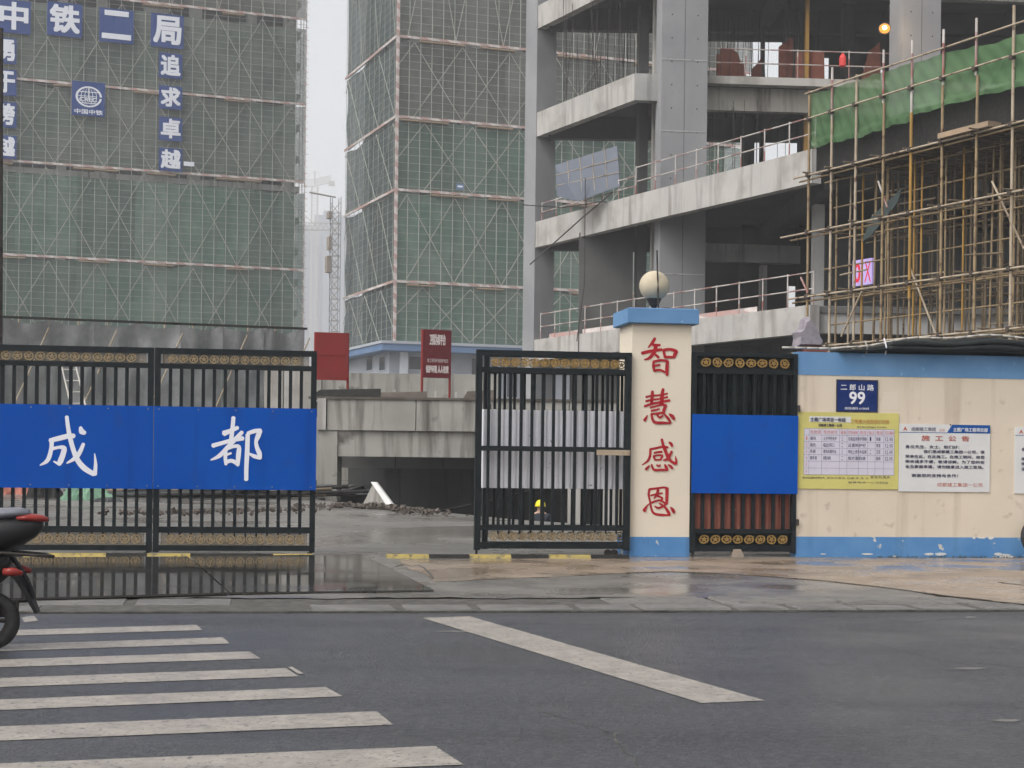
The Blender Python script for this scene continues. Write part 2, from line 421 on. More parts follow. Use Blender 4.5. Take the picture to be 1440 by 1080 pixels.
# beige concrete apron patch, irregular outline, 4 mm above the driveway concrete
def sheet(name, pix, mat, dz, zf, parent=None, **k):
    pts = []
    for u, v in pix:
        z = .06
        for _ in range(6):
            p = gz(u, v, z + dz); t = FG.loc(p).y; z = zf(t)
        pts.append((p.x, p.y, z + dz))
    V = [Vector(p) for p in pts]; tr = tessellate_polygon([V])
    b = MB(); b.add(pts, [tuple(t) for t in tr])
    return b.build(name, mat, parent, **k)
sheet("pavement_patch", [(560, 788), (700, 786), (880, 784), (1120, 785), (1440, 785), (1700, 784), (1700, 856), (1520, 852), (1440, 850), (1395, 845), (1330, 838), (1240, 826), (1160, 817), (1080, 811), (1000, 806), (940, 804), (880, 806), (800, 810), (720, 813), (640, 817), (610, 817), (596, 806), (575, 800)], 'apron_beige', .004, ztop, kind='structure')

# crack strips in the concrete
def strip(pix, w, dz=.006):
    b = MB(); zs = []
    P = []
    for u, v in pix:
        z = .06
        for _ in range(5):
            p = gz(u, v, z); z = ztop(FG.loc(p).y)
        P.append(Vector((p.x, p.y, z + dz)))
    for a, c in zip(P, P[1:]):
        d = (c - a).normalized(); n = Vector((-d.y, d.x, 0)) * w
        b.add([a - n, c - n, c + n, a + n], [(0, 1, 2, 3)])
    return b
ck = strip([(555, 797), (568, 794), (580, 797), (587, 795), (596, 799), (601, 804), (604, 806), (609, 814)], .014); ck.build("crack", 'joint_dirt', pavement)
ck = strip([(1404, 819), (1412, 820.5), (1425, 822), (1445, 824)], .022, .008); ck.build("crack", 'joint_dirt', pavement)
ck = strip([(880, 806), (940, 804), (1000, 806), (1080, 811), (1160, 817), (1240, 826), (1330, 838), (1395, 845)], .018, .007); ck.build("crack", 'joint_dirt', pavement)

# kerb: bed plus single stones
kerb = MB(FG).box(-60, 60, T_KERB, -6.0, -.03, .02).build("kerb", 'joint_dirt', kind='structure', base=(0, -7.1, 0))
rk = random.Random(3)
for row, (ya, yb, lmin, lmax, mt) in enumerate(((T_KERB + .01, -6.72, .55, 1.0, 'kerb_stone'), (-6.68, -6.04, .8, 1.5, 'kerb_slab'))):
    x = -13.0
    while x < 15:
        L = rk.uniform(lmin, lmax); dz = rk.uniform(-.010, .008); e = .02
        if rk.random() < (.10 if row == 0 else .16): x += L; continue          # missing piece: dirt shows
        y0, y1 = ya + rk.uniform(-.0, .03), yb + rk.uniform(-.05, .0) + .1 * row; z1 = .034 + dz + .006 * row
        def ring(z, m): return [(x + .012 + m + rk.uniform(0, .03), y0 + m + rk.uniform(0, .03), z), (x + L - .012 - m - rk.uniform(0, .03), y0 + m + rk.uniform(0, .03), z), (x + L - .012 - m - rk.uniform(0, .03), y1 - m - rk.uniform(0, .04), z), (x + .012 + m + rk.uniform(0, .03), y1 - m - rk.uniform(0, .04), z)]
        lo = ring(0, 0)
        MB(FG).loft([lo, [(p[0], p[1], z1 - e) for p in lo], [(p[0] * .97 + (x + L / 2) * .03, p[1] * .95 + (y0 + y1) / 2 * .05, z1 + rk.uniform(-.005, .005)) for p in lo]]).build("kerb_stone", mt, kerb)
        x += L + rk.uniform(.0, .07)

# painted markings
def mark(name, pix, dz=.004):
    P = [gz(u, v, dz) for u, v in pix]
    b = MB(); b.add(P, [tuple(range(len(P)))]); return b.build(name, 'paint_road', road)
ST = [((-140, 890.5), (276, 878.5), (285, 886), (-140, 898.5)),
      ((-140, 911), (313, 896), (323, 905), (-140, 920)),
      ((-140, 932), (350, 916), (367, 926), (-140, 943)),
      ((-140, 958), (402, 939.5), (420, 951), (-140, 971)),
      ((-140, 989), (458, 966), (482, 979), (-140, 1004)),
      ((-140, 1027), (530, 1000), (553, 1019), (-140, 1047)),
      ((-140, 1079), (612, 1049), (652, 1075), (-140, 1108)),
      ((-140, 1150), (700, 1112), (760, 1150), (-140, 1195))]
for q in ST: mark("crosswalk_stripe", q)
mark("crosswalk_stripe", [(405, 938), (411, 937.5), (427, 947), (420, 948)], .005)
mark("crosswalk_stripe", [(30, 868), (48, 866), (54, 873), (34, 875)], .004)
mark("diagonal_stripe", [(594, 869), (660, 866.5), (1076, 985), (986, 988.5)])

def road_crack(pix, w):
    rc = random.Random(int(pix[0][0])); P = []
    for (u0, v0), (u1, v1) in zip(pix, pix[1:]):
        for k in range(8):
            f_ = k / 8; P.append(gz(u0 + (u1 - u0) * f_ + rc.gauss(0, 3), v0 + (v1 - v0) * f_ + rc.gauss(0, .8), .0022))
    b = MB()
    for a, c in zip(P, P[1:]):
        d = (c - a).normalized(); n = Vector((-d.y, d.x, 0)) * w * rc.uniform(.5, 1.2); b.add([a - n, c - n, c + n, a + n], [(0, 1, 2, 3)])
    b.build("road_crack", 'joint_dirt', road)
road_crack([(1110, 872), (1180, 866), (1290, 874), (1360, 869)], .010)
road_crack([(760, 1000), (860, 1032), (905, 1085)], .006)
road_crack([(1230, 905), (1330, 930), (1440, 938), (1500, 950)], .007)
for (u, v, w, h) in ((1365, 868, 9, 1.3), (1362, 940, 22, 1.6), (1415, 1013, 20, 2), (640, 888, 30, 1.2)):     # pale scuffs
    b = MB(); b.add([gz(u + w * math.cos(k), v + h * math.sin(k), .003) for k in (0, .8, 1.7, 2.6, 3.3, 4.2, 5.4)], [tuple(range(7))]); b.build("paint_scuff", 'kerb_stone', road)

# ------------------------------------------------------------------ pit of the underground ramp
ramp_ = MB()
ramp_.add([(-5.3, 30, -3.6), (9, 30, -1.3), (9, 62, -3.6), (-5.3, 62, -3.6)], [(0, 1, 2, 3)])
ramp_ = ramp_.build("ramp", 'concrete_shade', kind='structure')
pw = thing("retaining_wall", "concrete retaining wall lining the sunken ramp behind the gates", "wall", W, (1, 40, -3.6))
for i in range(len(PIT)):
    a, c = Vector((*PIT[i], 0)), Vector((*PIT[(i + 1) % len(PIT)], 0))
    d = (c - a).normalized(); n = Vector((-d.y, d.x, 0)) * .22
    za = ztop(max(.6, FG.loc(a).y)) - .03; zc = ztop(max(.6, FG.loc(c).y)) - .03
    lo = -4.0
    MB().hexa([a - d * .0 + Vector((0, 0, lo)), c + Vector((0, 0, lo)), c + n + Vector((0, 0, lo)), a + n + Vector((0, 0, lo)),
               a + Vector((0, 0, za)), c + Vector((0, 0, zc)), c + n + Vector((0, 0, zc)), a + n + Vector((0, 0, za))]).build("wall_panel", 'concrete_shade', pw)

# ================================================================== FRONT: gates, pillar, wall
def rosette_mesh(mat, key):
    if key in _UM: return _UM[key]
    b = MB(); n = 10; ro, ri, th = .063, .043, .006
    ring = []
    for i in range(n):
        k = 2 * math.pi * i / n; rr = ro * (1.0 if i % 2 else .94)
        ring.append((math.cos(k), math.sin(k), rr))
    vs_ = []; fs = []
    for c, s, rr in ring: vs_ += [(c * rr, -th, s * rr), (c * ri, -th, s * ri), (c * rr, th, s * rr), (c * ri, th, s * ri)]
    for i in range(n):
        j = (i + 1) % n
        fs += [(4 * i, 4 * j, 4 * j + 1, 4 * i + 1), (4 * i, 4 * i + 2, 4 * j + 2, 4 * j), (4 * i + 1, 4 * j + 1, 4 * j + 3, 4 * i + 3)]
    b.add(vs_, fs)
    for i in range(5):
        k = 2 * math.pi * i / 5 + math.pi / 2; d = Vector((math.cos(k), 0, math.sin(k))); pn = Vector((-d.z, 0, d.x))
        b.add([d * ri * 1.05 + Vector((0, -.007, 0)), pn * .014 + d * .012 + Vector((0, -.009, 0)), -d * .008 + Vector((0, -.009, 0)), -pn * .014 + d * .012 + Vector((0, -.009, 0))], [(0, 1, 2, 3)])
    m = bpy.data.meshes.new("rosette"); m.from_pydata([tuple(v) for v in b.v], [], b.f); m.materials.append(M_(mat)); _UM[key] = m
    return m

def rosettes(parent, fr, s0, s1, z, t, n, mat='gold', h=.13, rail=None):
    w = (s1 - s0) / n
    me = rosette_mesh(mat, 'ros_' + mat)
    k = min(w / .128, h / .128)
    for i in range(n):
        Mw = fr.M @ Matrix.Translation((s0 + w * (i + .5), t, z)) @ Matrix.Diagonal((w / .13, 1, h / .13, 1)) @ Matrix.Rotation(R.choice([0, .6, 1.25]), 4, 'Y')
        inst("rosette", me, parent, Mw)

def gate_frame(T, s0, s1, Z, t, th=.05, post=.085, mat='black_paint', mid=None, caps=True):
    b = MB(FG)
    b.box(s0, s0 + post, t - th, t + th, Z['b0'] - .02, Z['t0'])
    b.box(s1 - post, s1, t - th, t + th, Z['b0'] - .02, Z['t0'])
    i0, i1 = s0 + post, s1 - post
    for a, c in (('t1', 't0'), ('t3', 't2'), ('b3', 'b2'), ('b0', 'b1')):
        if a == 'b3': lo, hi = Z['b3'], Z['b2']
        else: lo, hi = Z[a], Z[c]
        b.box(i0, i1, t - th * .8, t + th * .8, lo, hi)
    if mid: b.box(i0, i1, t - th * .8, t + th * .8, mid[0], mid[1])
    return b.build("frame", mat, T)

def bars(T, s0, s1, z0, z1, t, n, w=.045, mat='black_paint', name='bar', d=.04):
    st = (s1 - s0) / (n + 1)
    for i in range(n):
        x = s0 + st * (i + 1)
        ibox(name, mat, T, FG, x - w / 2, x + w / 2, t - d / 2, t + d / 2, z0, z1)

def brush(b, strokes, org, sc, t, dz=.0012):
    """strokes in picture-like units (x right, y down, width); org = (s, z) of unit origin; sc = metres per unit"""
    for k, st in enumerate(strokes):
        pts = [(Vector((x, y)), w) for x, y, w in st]
        # smooth resample
        P = []
        n = len(pts)
        for i in range(n - 1):
            p0 = pts[max(i - 1, 0)]; p1 = pts[i]; p2 = pts[i + 1]; p3 = pts[min(i + 2, n - 1)]
            for q in range(5):
                s = q / 5
                c = lambda a, b_, c_, d: .5 * ((2 * b_) + (c_ - a) * s + (2 * a - 5 * b_ + 4 * c_ - d) * s * s + (3 * b_ - a - 3 * c_ + d) * s ** 3)
                P.append((Vector((c(p0[0].x, p1[0].x, p2[0].x, p3[0].x), c(p0[0].y, p1[0].y, p2[0].y, p3[0].y))), p1[1] + (p2[1] - p1[1]) * s))
        P.append(pts[-1])
        tt = t - dz * (k + 1) * .5
        L, Rr = [], []
        for i, (p, w) in enumerate(P):
            d = (P[min(i + 1, len(P) - 1)][0] - P[max(i - 1, 0)][0]); d = d.normalized() if d.length else Vector((1, 0))
            nrm = Vector((-d.y, d.x)); e = 0
            L.append(p + nrm * w * .5); Rr.append(p - nrm * w * .5)
        def cv(p, tv): return (org[0] + p.x * sc, tv, org[1] - p.y * sc)
        m = len(L)
        # rounded ends
        d0 = (P[0][0] - P[1][0]).normalized() * P[0][1] * .28; d1 = (P[-1][0] - P[-2][0]).normalized() * P[-1][1] * .28
        loop = L + [P[-1][0] + d1] + Rr[::-1] + [P[0][0] + d0]
        vf = [cv(p, tt) for p in L] + [cv(p, tt) for p in Rr] + [cv(P[-1][0] + d1, tt), cv(P[0][0] + d0, tt)]
        vb = [cv(p, t + .0005) for p in L] + [cv(p, t + .0005) for p in Rr] + [cv(P[-1][0] + d1, t + .0005), cv(P[0][0] + d0, t + .0005)]
        N = len(vf); fs = [(i, i + 1, m + i + 1, m + i) for i in range(m - 1)] + [(m - 1, 2 * m, 2 * m - 1), (0, m, 2 * m + 1)]
        order = list(range(m)) + [2 * m] + [m + i for i in range(m - 1, -1, -1)] + [2 * m + 1]
        fs += [(order[i], order[(i + 1) % len(order)], N + order[(i + 1) % len(order)], N + order[i]) for i in range(len(order))]
        b.add(vf + vb, fs)

CH = {
 'cheng': [[(200, 447, 62), (330, 412, 72), (470, 375, 72), (540, 378, 62)], [(225, 440, 62), (225, 540, 56), (195, 680, 62), (150, 750, 52), (70, 798, 16)],
           [(240, 562, 46), (330, 540, 44), (398, 552, 72), (385, 640, 74), (350, 740, 80), (333, 795, 34)], [(335, 780, 46), (258, 740, 20)],
           [(430, 98, 50), (450, 250, 56), (480, 400, 62), (530, 580, 66), (590, 720, 72), (680, 830, 80), (820, 918, 66)], [(828, 925, 60), (838, 780, 48), (822, 620, 12)],
           [(668, 482, 46), (620, 600, 60), (560, 685, 66), (438, 765, 18)], [(622, 245, 34), (642, 310, 84), (692, 332, 50)]],
 'du': [[(425, 108, 56), (415, 250, 56), (400, 400, 60), (395, 480, 60)], [(290, 340, 80), (380, 303, 62), (490, 252, 52)], [(140, 513, 62), (280, 470, 56), (420, 430, 56), (565, 402, 62)],
        [(550, 312, 52), (480, 390, 60), (360, 520, 60), (240, 650, 60), (118, 713, 16)], [(325, 560, 50), (320, 680, 50), (330, 775, 42)],
        [(330, 560, 45), (420, 522, 45), (502, 522, 56), (500, 640, 68), (490, 785, 50)], [(330, 640, 34), (400, 612, 30)], [(330, 738, 54), (410, 720, 54), (490, 760, 60)],
        [(625, 345, 60), (620, 600, 64), (612, 800, 60), (612, 988, 58)], [(622, 335, 50), (720, 300, 60), (808, 287, 50)], [(800, 290, 60), (768, 370, 70), (742, 450, 50), (760, 540, 60), (790, 610, 70), (800, 688, 46)], [(800, 680, 40), (720, 652, 58), (650, 617, 26)]],
 'zhi': [[(405, 148, 60), (350, 240, 70), (258, 352, 26)], [(350, 290, 60), (430, 296, 60), (518, 292, 50)], [(120, 474, 70), (250, 440, 70), (400, 410, 70), (560, 386, 60)],
         [(420, 300, 90), (400, 420, 80), (300, 560, 70), (175, 613, 26)], [(380, 470, 40), (470, 540, 60), (492, 568, 30)], [(590, 400, 60), (625, 556, 50)],
         [(590, 396, 60), (740, 377, 60), (880, 420, 70)], [(880, 410, 60), (835, 490, 80), (817, 562, 44)], [(630, 545, 55), (818, 540, 55)],
         [(380, 640, 50), (375, 740, 60), (400, 850, 50)], [(372, 645, 50), (540, 612, 50), (688, 630, 56)], [(680, 625, 60), (670, 760, 80), (672, 930, 56)], [(390, 735, 44), (518, 706, 40)], [(400, 835, 55), (520, 820, 46), (640, 868, 40)]],
 'hui': [[(350, 218, 60), (345, 330, 80), (330, 500, 60)], [(580, 165, 58), (560, 300, 80), (555, 500, 88)], [(208, 345, 45), (350, 316, 45), (520, 300, 40), (678, 262, 40)],
         [(208, 435, 45), (340, 402, 45), (500, 380, 36), (678, 337, 40)], [(178, 543, 50), (330, 490, 50), (520, 450, 50), (728, 407, 54)], [(302, 568, 40), (450, 530, 40), (560, 503, 50), (650, 520, 58)],
         [(642, 515, 70), (610, 590, 70), (585, 688, 68)], [(327, 635, 40), (440, 610, 40), (508, 590, 30)], [(322, 705, 44), (440, 690, 44), (590, 666, 44)],
         [(245, 730, 16), (215, 790, 50), (182, 845, 68)], [(330, 712, 44), (360, 820, 54), (420, 880, 62), (580, 886, 58), (755, 890, 34)], [(755, 880, 40), (700, 800, 58), (612, 702, 34)], [(452, 716, 40), (510, 772, 50), (583, 726, 34)], [(712, 692, 20), (780, 742, 78), (828, 808, 56)]],
 'gan': [[(292, 355, 50), (440, 326, 50), (570, 296, 50), (688, 310, 48)], [(305, 360, 50), (300, 490, 55), (250, 600, 50), (128, 688, 16)], [(388, 430, 45), (470, 411, 45), (558, 402, 48)], [(377, 496, 45), (410, 578, 45)], [(372, 495, 40), (480, 476, 40), (572, 482, 48)], [(570, 480, 44), (530, 570, 46)], [(410, 575, 38), (530, 570, 38)],
         [(550, 134, 54), (580, 260, 60), (630, 380, 70), (690, 520, 70), (760, 600, 55), (858, 658, 58)], [(865, 660, 50), (870, 590, 48), (848, 492, 12)], [(770, 388, 48), (730, 470, 60), (680, 550, 58), (592, 584, 26)], [(702, 192, 20), (750, 230, 68), (780, 288, 44)],
         [(290, 690, 20), (250, 740, 50), (212, 782, 58)], [(335, 672, 36), (360, 750, 45), (410, 790, 50), (560, 786, 50), (688, 786, 40)], [(688, 790, 30), (650, 730, 68), (620, 667, 26)], [(442, 682, 30), (490, 705, 44), (523, 677, 30)], [(692, 672, 20), (750, 710, 58), (788, 753, 48)]],
 'en': [[(285, 300, 60), (270, 420, 50), (300, 550, 45), (330, 700, 45), (370, 790, 50), (440, 825, 55), (560, 840, 58), (735, 845, 34)], [(282, 296, 48), (450, 276, 45), (600, 257, 45), (695, 282, 46)], [(665, 285, 74), (665, 420, 70), (660, 608, 58)], [(312, 430, 40), (450, 396, 40), (568, 376, 34)], [(470, 292, 58), (450, 400, 58), (382, 493, 26)], [(452, 432, 38), (560, 480, 48), (540, 538, 44)],
        [(332, 585, 44), (420, 546, 44), (520, 531, 40), (638, 598, 44)], [(402, 652, 26), (480, 692, 48), (590, 650, 44), (648, 602, 34)], [(502, 592, 34), (620, 670, 44), (700, 780, 68), (733, 848, 40)], [(280, 602, 16), (220, 670, 40), (174, 755, 86)], [(742, 672, 20), (790, 722, 68), (828, 786, 66)]],
}

def zl(u, t, **kw): return {k: FG.hit(u, v, t)[1] for k, v in kw.items()}
S = lambda u, t=0.0: FG.hit(u, 640, t)[0]

# --- left pair of leaves
def left_leaf(u0, u1, label, char, ch_org, nb, nr):
    t = -.1
    s0, s1 = S(u0, t), S(u1, t)
    Z = zl(330, t, t0=491.5, t1=499.5, t2=513, t3=520, b2=741, b3=749.5, b1=767, b0=774.5)
    T = thing("gate_leaf", label, "gate", FG, ((s0 + s1) / 2, t, Z['b0']), group="black steel gate leaves")
    gate_frame(T, s0, s1, Z, t, post=.075)
    bars(T, s0 + .06, s1 - .06, Z['b2'] + .001, Z['t3'] - .001, t, nb)
    bars(T, s0 + .06, s1 - .06, Z['b2'] - .14, Z['b3'] - .001, t + .015, nb, w=.02, name='spike')
    rosettes(T, FG, s0 + .17, s1 - .22, (Z['t1'] + Z['t2']) / 2, t - .02, nr, 'gold_old', .12)
    rosettes(T, FG, s0 + .17, s1 - .14, (Z['b3'] + Z['b1']) / 2, t - .02, nr + 1, 'gold_old', .14)
    MB(FG).box(s0 + .1, s1 - .1, t + .002, t + .006, Z['t2'], Z['t1']).build("filigree", 'filigree', T)
    MB(FG).box(s0 + .1, s1 - .1, t + .002, t + .006, Z['b1'], Z['b3']).build("filigree", 'filigree', T)
    P = zl(330, t - .07, a=573, b=688.5)
    p = MB(FG).box(s0 - (.0 if char == 'du' else .02), s1 + .004, t - .085, t - .062, P['b'], P['a']).build("blue_panel", 'blue_panel', T)
    for f_ in (.03, .27, .5, .73, .97):
        for zz in (P['a'] - .04, P['b'] + .04): ipole("bolt", 'chrome', p, FG.w(s0 + (s1 - s0) * f_, t - .085, zz), FG.w(s0 + (s1 - s0) * f_, t - .091, zz), .009)
    if char:
        b = MB(FG); so_ = FG.hit(ch_org[0], ch_org[1], t - .086)
        brush(b, CH[char], so_, (FG.hit(ch_org[0] + 100, ch_org[1], t - .086)[0] - so_[0]) / 982, t - .086, .0016)
        b.build("character", 'white_letter', p)
    # castor under the free end
    MB(FG).box(s1 - .1, s1 - .03, t - .03, t + .03, ztop(t) + .0, Z['b0'] - .02).build("foot", 'dark_metal', T)
    return T
left_leaf(-20, 215, "black steel gate leaf at the far left, partly hidden by the scooter", 'cheng', (50, 575), 13, 12)
left_leaf(216.5, 444, "black steel gate leaf with lettered blue panel, second from the left edge", 'du', (285, 575), 13, 13)

# --- right leaves folded against the pillar
t = -.02
s0, s1 = S(668, t), S(886, t)
Z = zl(780, t, t0=494, t1=502, t2=518, t3=525.5, b2=739, b3=746, b1=763, b0=771.5)
MIDV = zl(780, t, a=628, b=635)
T = thing("gate_leaf", "open black steel gate leaf beside the lettered pillar", "gate", FG, ((s0 + s1) / 2, t, Z['b0']), group="black steel gate leaves")
gate_frame(T, s0, s1, Z, t, post=.085, mid=(MIDV['b'], MIDV['a']))
bars(T, s0 + .03, s1 - .03, Z['b2'], MIDV['b'], t, 13, w=.04)
bars(T, s0 + .03, s1 - .03, MIDV['a'], Z['t3'], t, 13, w=.04)
bars(T, s0 + .03, s1 - .03, Z['b2'] - .12, Z['b3'], t + .015, 13, w=.02, name='spike')
rosettes(T, FG, s0 + .2, s1 - .17, (Z['t1'] + Z['t2']) / 2 - .004, t - .02, 13, 'gold', .13)
rosettes(T, FG, s0 + .2, s1 - .17, (Z['b3'] + Z['b1']) / 2, t - .02, 13, 'gold_old', .13)
a0, z0 = FG.hit(839, 640, t - .06); a1, z1 = FG.hit(886, 633, t - .06)
lt = MB(FG).box(a0, a1, t - .075, t - .051, z0, z1).build("latch_bar", 'steel_pole2', T)
MB(FG).box(s0 + .02, s0 + .05, t - .015, t + .015, ztop(t), Z['b0'] - .02).build("drop_bolt", 'dark_metal', T)
b = MB(FG)
for k in (0, 1):
    b.tube((s1 - .3 + .09 * k, t - .03, ztop(t) + .05), (s1 - .3 + .09 * k, t + .03, ztop(t) + .05), .05, 12)
b.build("castor", 'rubber', T)
# rear leaf
t2 = .22
s0b, s1b = S(679, t2), S(889, t2)
T = thing("gate_leaf", "second black gate leaf folded behind, backing the pale grey panel", "gate", FG, ((s0b + s1b) / 2, t2, Z['b0']), group="black steel gate leaves")
gate_frame(T, s0b, s1b, Z, t2, post=.075)
bars(T, s0b + .02, s1b - .02, Z['b2'], Z['t3'], t2, 14, w=.035)
rosettes(T, FG, s0b + .2, s1b - .1, (Z['t1'] + Z['t2']) / 2, t2, 13, 'gold_old', .13)
rosettes(T, FG, s0b + .2, s1b - .1, (Z['b3'] + Z['b1']) / 2, t2, 13, 'gold_old', .13)
PV = zl(780, t2 - .1, a=577, b=687)
_xa, _xb = S(675, t2 - .1), S(880, t2 - .1)
MB(FG).grid(lambda a_, c_: (_xa + (_xb - _xa) * a_, t2 - .09 + (.012 if round(a_ * 96) % 4 < 2 else -.012), PV['b'] + (PV['a'] - PV['b']) * c_), 96, 1).build("back_panel", 'grey_sheet', T, label="pale grey unpainted back of a sheet panel")

# --- pillar
PD = .82
s0, s1 = S(887), S(970.5)
zt = FG.hit(930, 456)[1]; zb = ztop(0) - .02; zs = FG.hit(930, 755)[1]; zc = FG.hit(930, 434)[1]
T = thing("gate_pillar", "cream gate pillar lettered in red, with blue cap and base", "pillar", FG, ((s0 + s1) / 2, PD / 2, zb))
MB(FG).box(s0, s1, 0, PD, zs, zt).build("shaft", 'cream_pillar', T)
MB(FG).box(s0 - .004, s1 + .004, -.004, PD + .004, zb, zs).build("base_band", 'blue_worn', T)
b = MB(FG); e = .085
b.loft([[(s0 - e * .8, -e * .8, zt), (s1 + e * .8, -e * .8, zt), (s1 + e * .8, PD + e * .8, zt), (s0 - e * .8, PD + e * .8, zt)],
        [(s0 - e, -e, zt + .012), (s1 + e, -e, zt + .012), (s1 + e, PD + e, zt + .012), (s0 - e, PD + e, zt + .012)],
        [(s0 - e, -e, zc - .01), (s1 + e, -e, zc - .01), (s1 + e, PD + e, zc - .01), (s0 - e, PD + e, zc - .01)],
        [(s0 - e + .02, -e + .02, zc), (s1 + e - .02, -e + .02, zc), (s1 + e - .02, PD + e - .02, zc), (s0 - e + .02, PD + e - .02, zc)]])
b.build("cap", 'blue_paint', T)
for ch, vv in (('zhi', 465), ('hui', 535), ('gan', 608), ('en', 668)):
    b = MB(FG); o_ = FG.hit(895, vv, -.003)
    brush(b, CH[ch], o_, (FG.hit(965, vv, -.003)[0] - o_[0]) / 1080, -.003, .0014)
    b.build("character", 'red_letter', T)

# --- globe lamp on the pillar
sc_, zg = FG.hit(920, 402, PD * .45); rg = .215
T = thing("globe_lamp", "round yellowed globe lamp on top of the pillar", "lamp", FG, (sc_, PD * .45, zc))
b = MB(FG); b.lathe((sc_, PD * .45, zg), [(rg * math.sin(math.pi * (i / 16)), -rg * math.cos(math.pi * (i / 16))) for i in range(1, 16)], 32)
b.build("globe", 'globe', T, smooth=True)
b = MB(FG); b.lathe((sc_, PD * .45, zc), [(.05, 0), (.045, .02), (.03, .04), (.07, .09), (.12, zg - zc - rg + .05), (.105, zg - zc - rg + .055)], 20)
b.build("holder", 'dark_metal', T)
r0, r1 = FG.hit(926, 430, PD * .2), FG.hit(924, 352, PD * .2)
rod = MB(FG); rod.tube((r0[0], PD * .2, zc), (r1[0], PD * .2, r1[1]), .012, 6); rod.build("antenna_rod", 'dark_metal', label="thin black rod standing in front of the globe lamp", cat="rod")
for i, (u, w) in enumerate(((892, .20), (937, .2))):
    sb = S(u, PD * .6); b = MB(FG).box(sb - w / 2, sb + w / 2, PD * .5, PD * .5 + .1, zc, zc + .055)
    b.build("loose_brick", 'brick', label=("loose red brick on the pillar cap left of the globe lamp", "loose red brick on the pillar cap right of the globe lamp")[i], cat="brick", group="bricks on the pillar")

# --- narrow side gate between pillar and wall
t = .03
s0, s1 = S(971.5, t), S(1119, t)
Z = zl(1045, t, t0=496.5, t1=502, t2=519, t3=526, b2=744, b3=750, b1=767, b0=775.5)
T = thing("side_gate", "narrow black side gate with plain blue panel between pillar and wall", "gate", FG, ((s0 + s1) / 2, t, Z['b0']))
gate_frame(T, s0, s1, Z, t, post=.06)
bars(T, s0 + .03, s1 - .03, Z['b2'], Z['t3'], t, 9, w=.045)
MB(FG).box(s0 + .062, s1 - .062, t + .036, t + .045, Z['t2'], Z['t1']).build("backing_strip", 'green_black', T)
MB(FG).box(s0 + .062, s1 - .062, t + .036, t + .045, Z['b1'], Z['b3']).build("backing_strip", 'green_black', T)
rosettes(T, FG, s0 + .12, s1 - .1, (Z['t1'] + Z['t2']) / 2, t - .01, 8, 'gold', .13)
rosettes(T, FG, s0 + .12, s1 - .1, (Z['b3'] + Z['b1']) / 2, t - .01, 8, 'gold', .13)
P = zl(1045, t - .06, a=583.5, b=694)
MB(FG).box(s0 - .002, s1 + .004, t - .082, t - .06, P['b'], P['a']).build("blue_panel", 'blue_panel', T)
b = MB(FG); n = 46
zz0, zz1 = P['a'] - .3, Z['t3']
b.grid(lambda a, c: (s0 + .065 + (s1 - s0 - .13) * a, t + .065 + (.015 if int(a * n) % 4 < 2 else -.012), zz0 + (zz1 - zz0) * c), n, 1)
b.build("corrugated_sheet", 'green_black', T)
MB(FG).grid(lambda a_, c_: (s0 + .062 + (s1 - s0 - .124) * a_, t + .05 + (.012 if round(a_ * 40) % 4 < 2 else -.008), Z['b2'] + (P['b'] + .29 - Z['b2']) * c_), 40, 1).build("lower_sheet", 'rust_red', T, label="rust red scuffed board behind the lower bars")
for zz in (FG.hit(1118, 575)[1], FG.hit(1118, 735)[1]):
    MB(FG).tube((s1 + .015, t - .07, zz - .04), (s1 + .015, t - .07, zz + .05), .022, 8).build("hinge", 'dark_metal', T)
MB(FG).box(s0 + .03, s0 + .06, t - .02, t + .01, ztop(t), Z['b0']).build("drop_bolt", 'dark_metal', T)
sb = S(1036, .05)
b = MB(FG); b.loft([[(sb - .09, -.05, ztop(0)), (sb + .1, -.07, ztop(0)), (sb + .09, .1, ztop(0)), (sb - .08, .1, ztop(0))], [(sb - .05, -.02, ztop(0) + .11), (sb + .055, -.03, ztop(0) + .11), (sb + .05, .07, ztop(0) + .11), (sb - .05, .07, ztop(0) + .11)]])
b.build("wedge_stone", 'apron_beige', label="beige stone wedge under the narrow side gate", cat="stone")

# --- boundary wall
WT = .24
s0 = S(1120.5); s1 = s0 + 14
zb = ztop(0) - .03; zw = FG.hit(1125, 494.5)[1]; zband = FG.hit(1125, 527)[1]; zlow = FG.hit(1125, 754.5)[1]
T = thing("boundary_wall", "cream rendered boundary wall with blue bands at top and base", "wall", FG, (s0 + 7, WT / 2, zb))
MB(FG).box(s0, s1, 0, WT, zlow, zband).build("rendered_face", 'cream', T)
MB(FG).box(s0 - .003, s1, -.006, WT + .006, zband, zw).build("top_band", 'blue_paint', T)
b = MB(FG); n = 90; rw = random.Random(5)
MB(FG).box(s0 - .003, s1, -.005, WT + .005, zb, zlow - .0).build("base_band", 'blue_worn', T)
# flaking render chips along the base band
rw = random.Random(11)
for i in range(15):
    sx = s0 + .1 + rw.random() * 4.2; zz = (zlow - .005) if rw.random() < .25 else (zb + .035 + rw.random() * .05)
    w, h = rw.uniform(.03, .16), rw.uniform(.012, .035)
    k = 7; pts = [(sx + w * math.cos(2 * math.pi * j / k) * rw.uniform(.6, 1), -.0055, zz + h * math.sin(2 * math.pi * j / k) * rw.uniform(.5, 1)) for j in range(k)]
    MB(FG).prism(pts, (0, -.003, 0)).build("bare_patch", 'white_board', T)
b = MB(FG); rw = random.Random(8)
for i in range(160):
    sx = s0 + 1.2 + rw.random() * 2.6; y = -.01 - rw.random() * .05; h = rw.uniform(.01, .05)
    b.add([(sx - .006, y, ztop(0)), (sx + .006, y, ztop(0)), (sx + rw.uniform(-.02, .02), y - .01, ztop(0) + h)], [(0, 1, 2)])
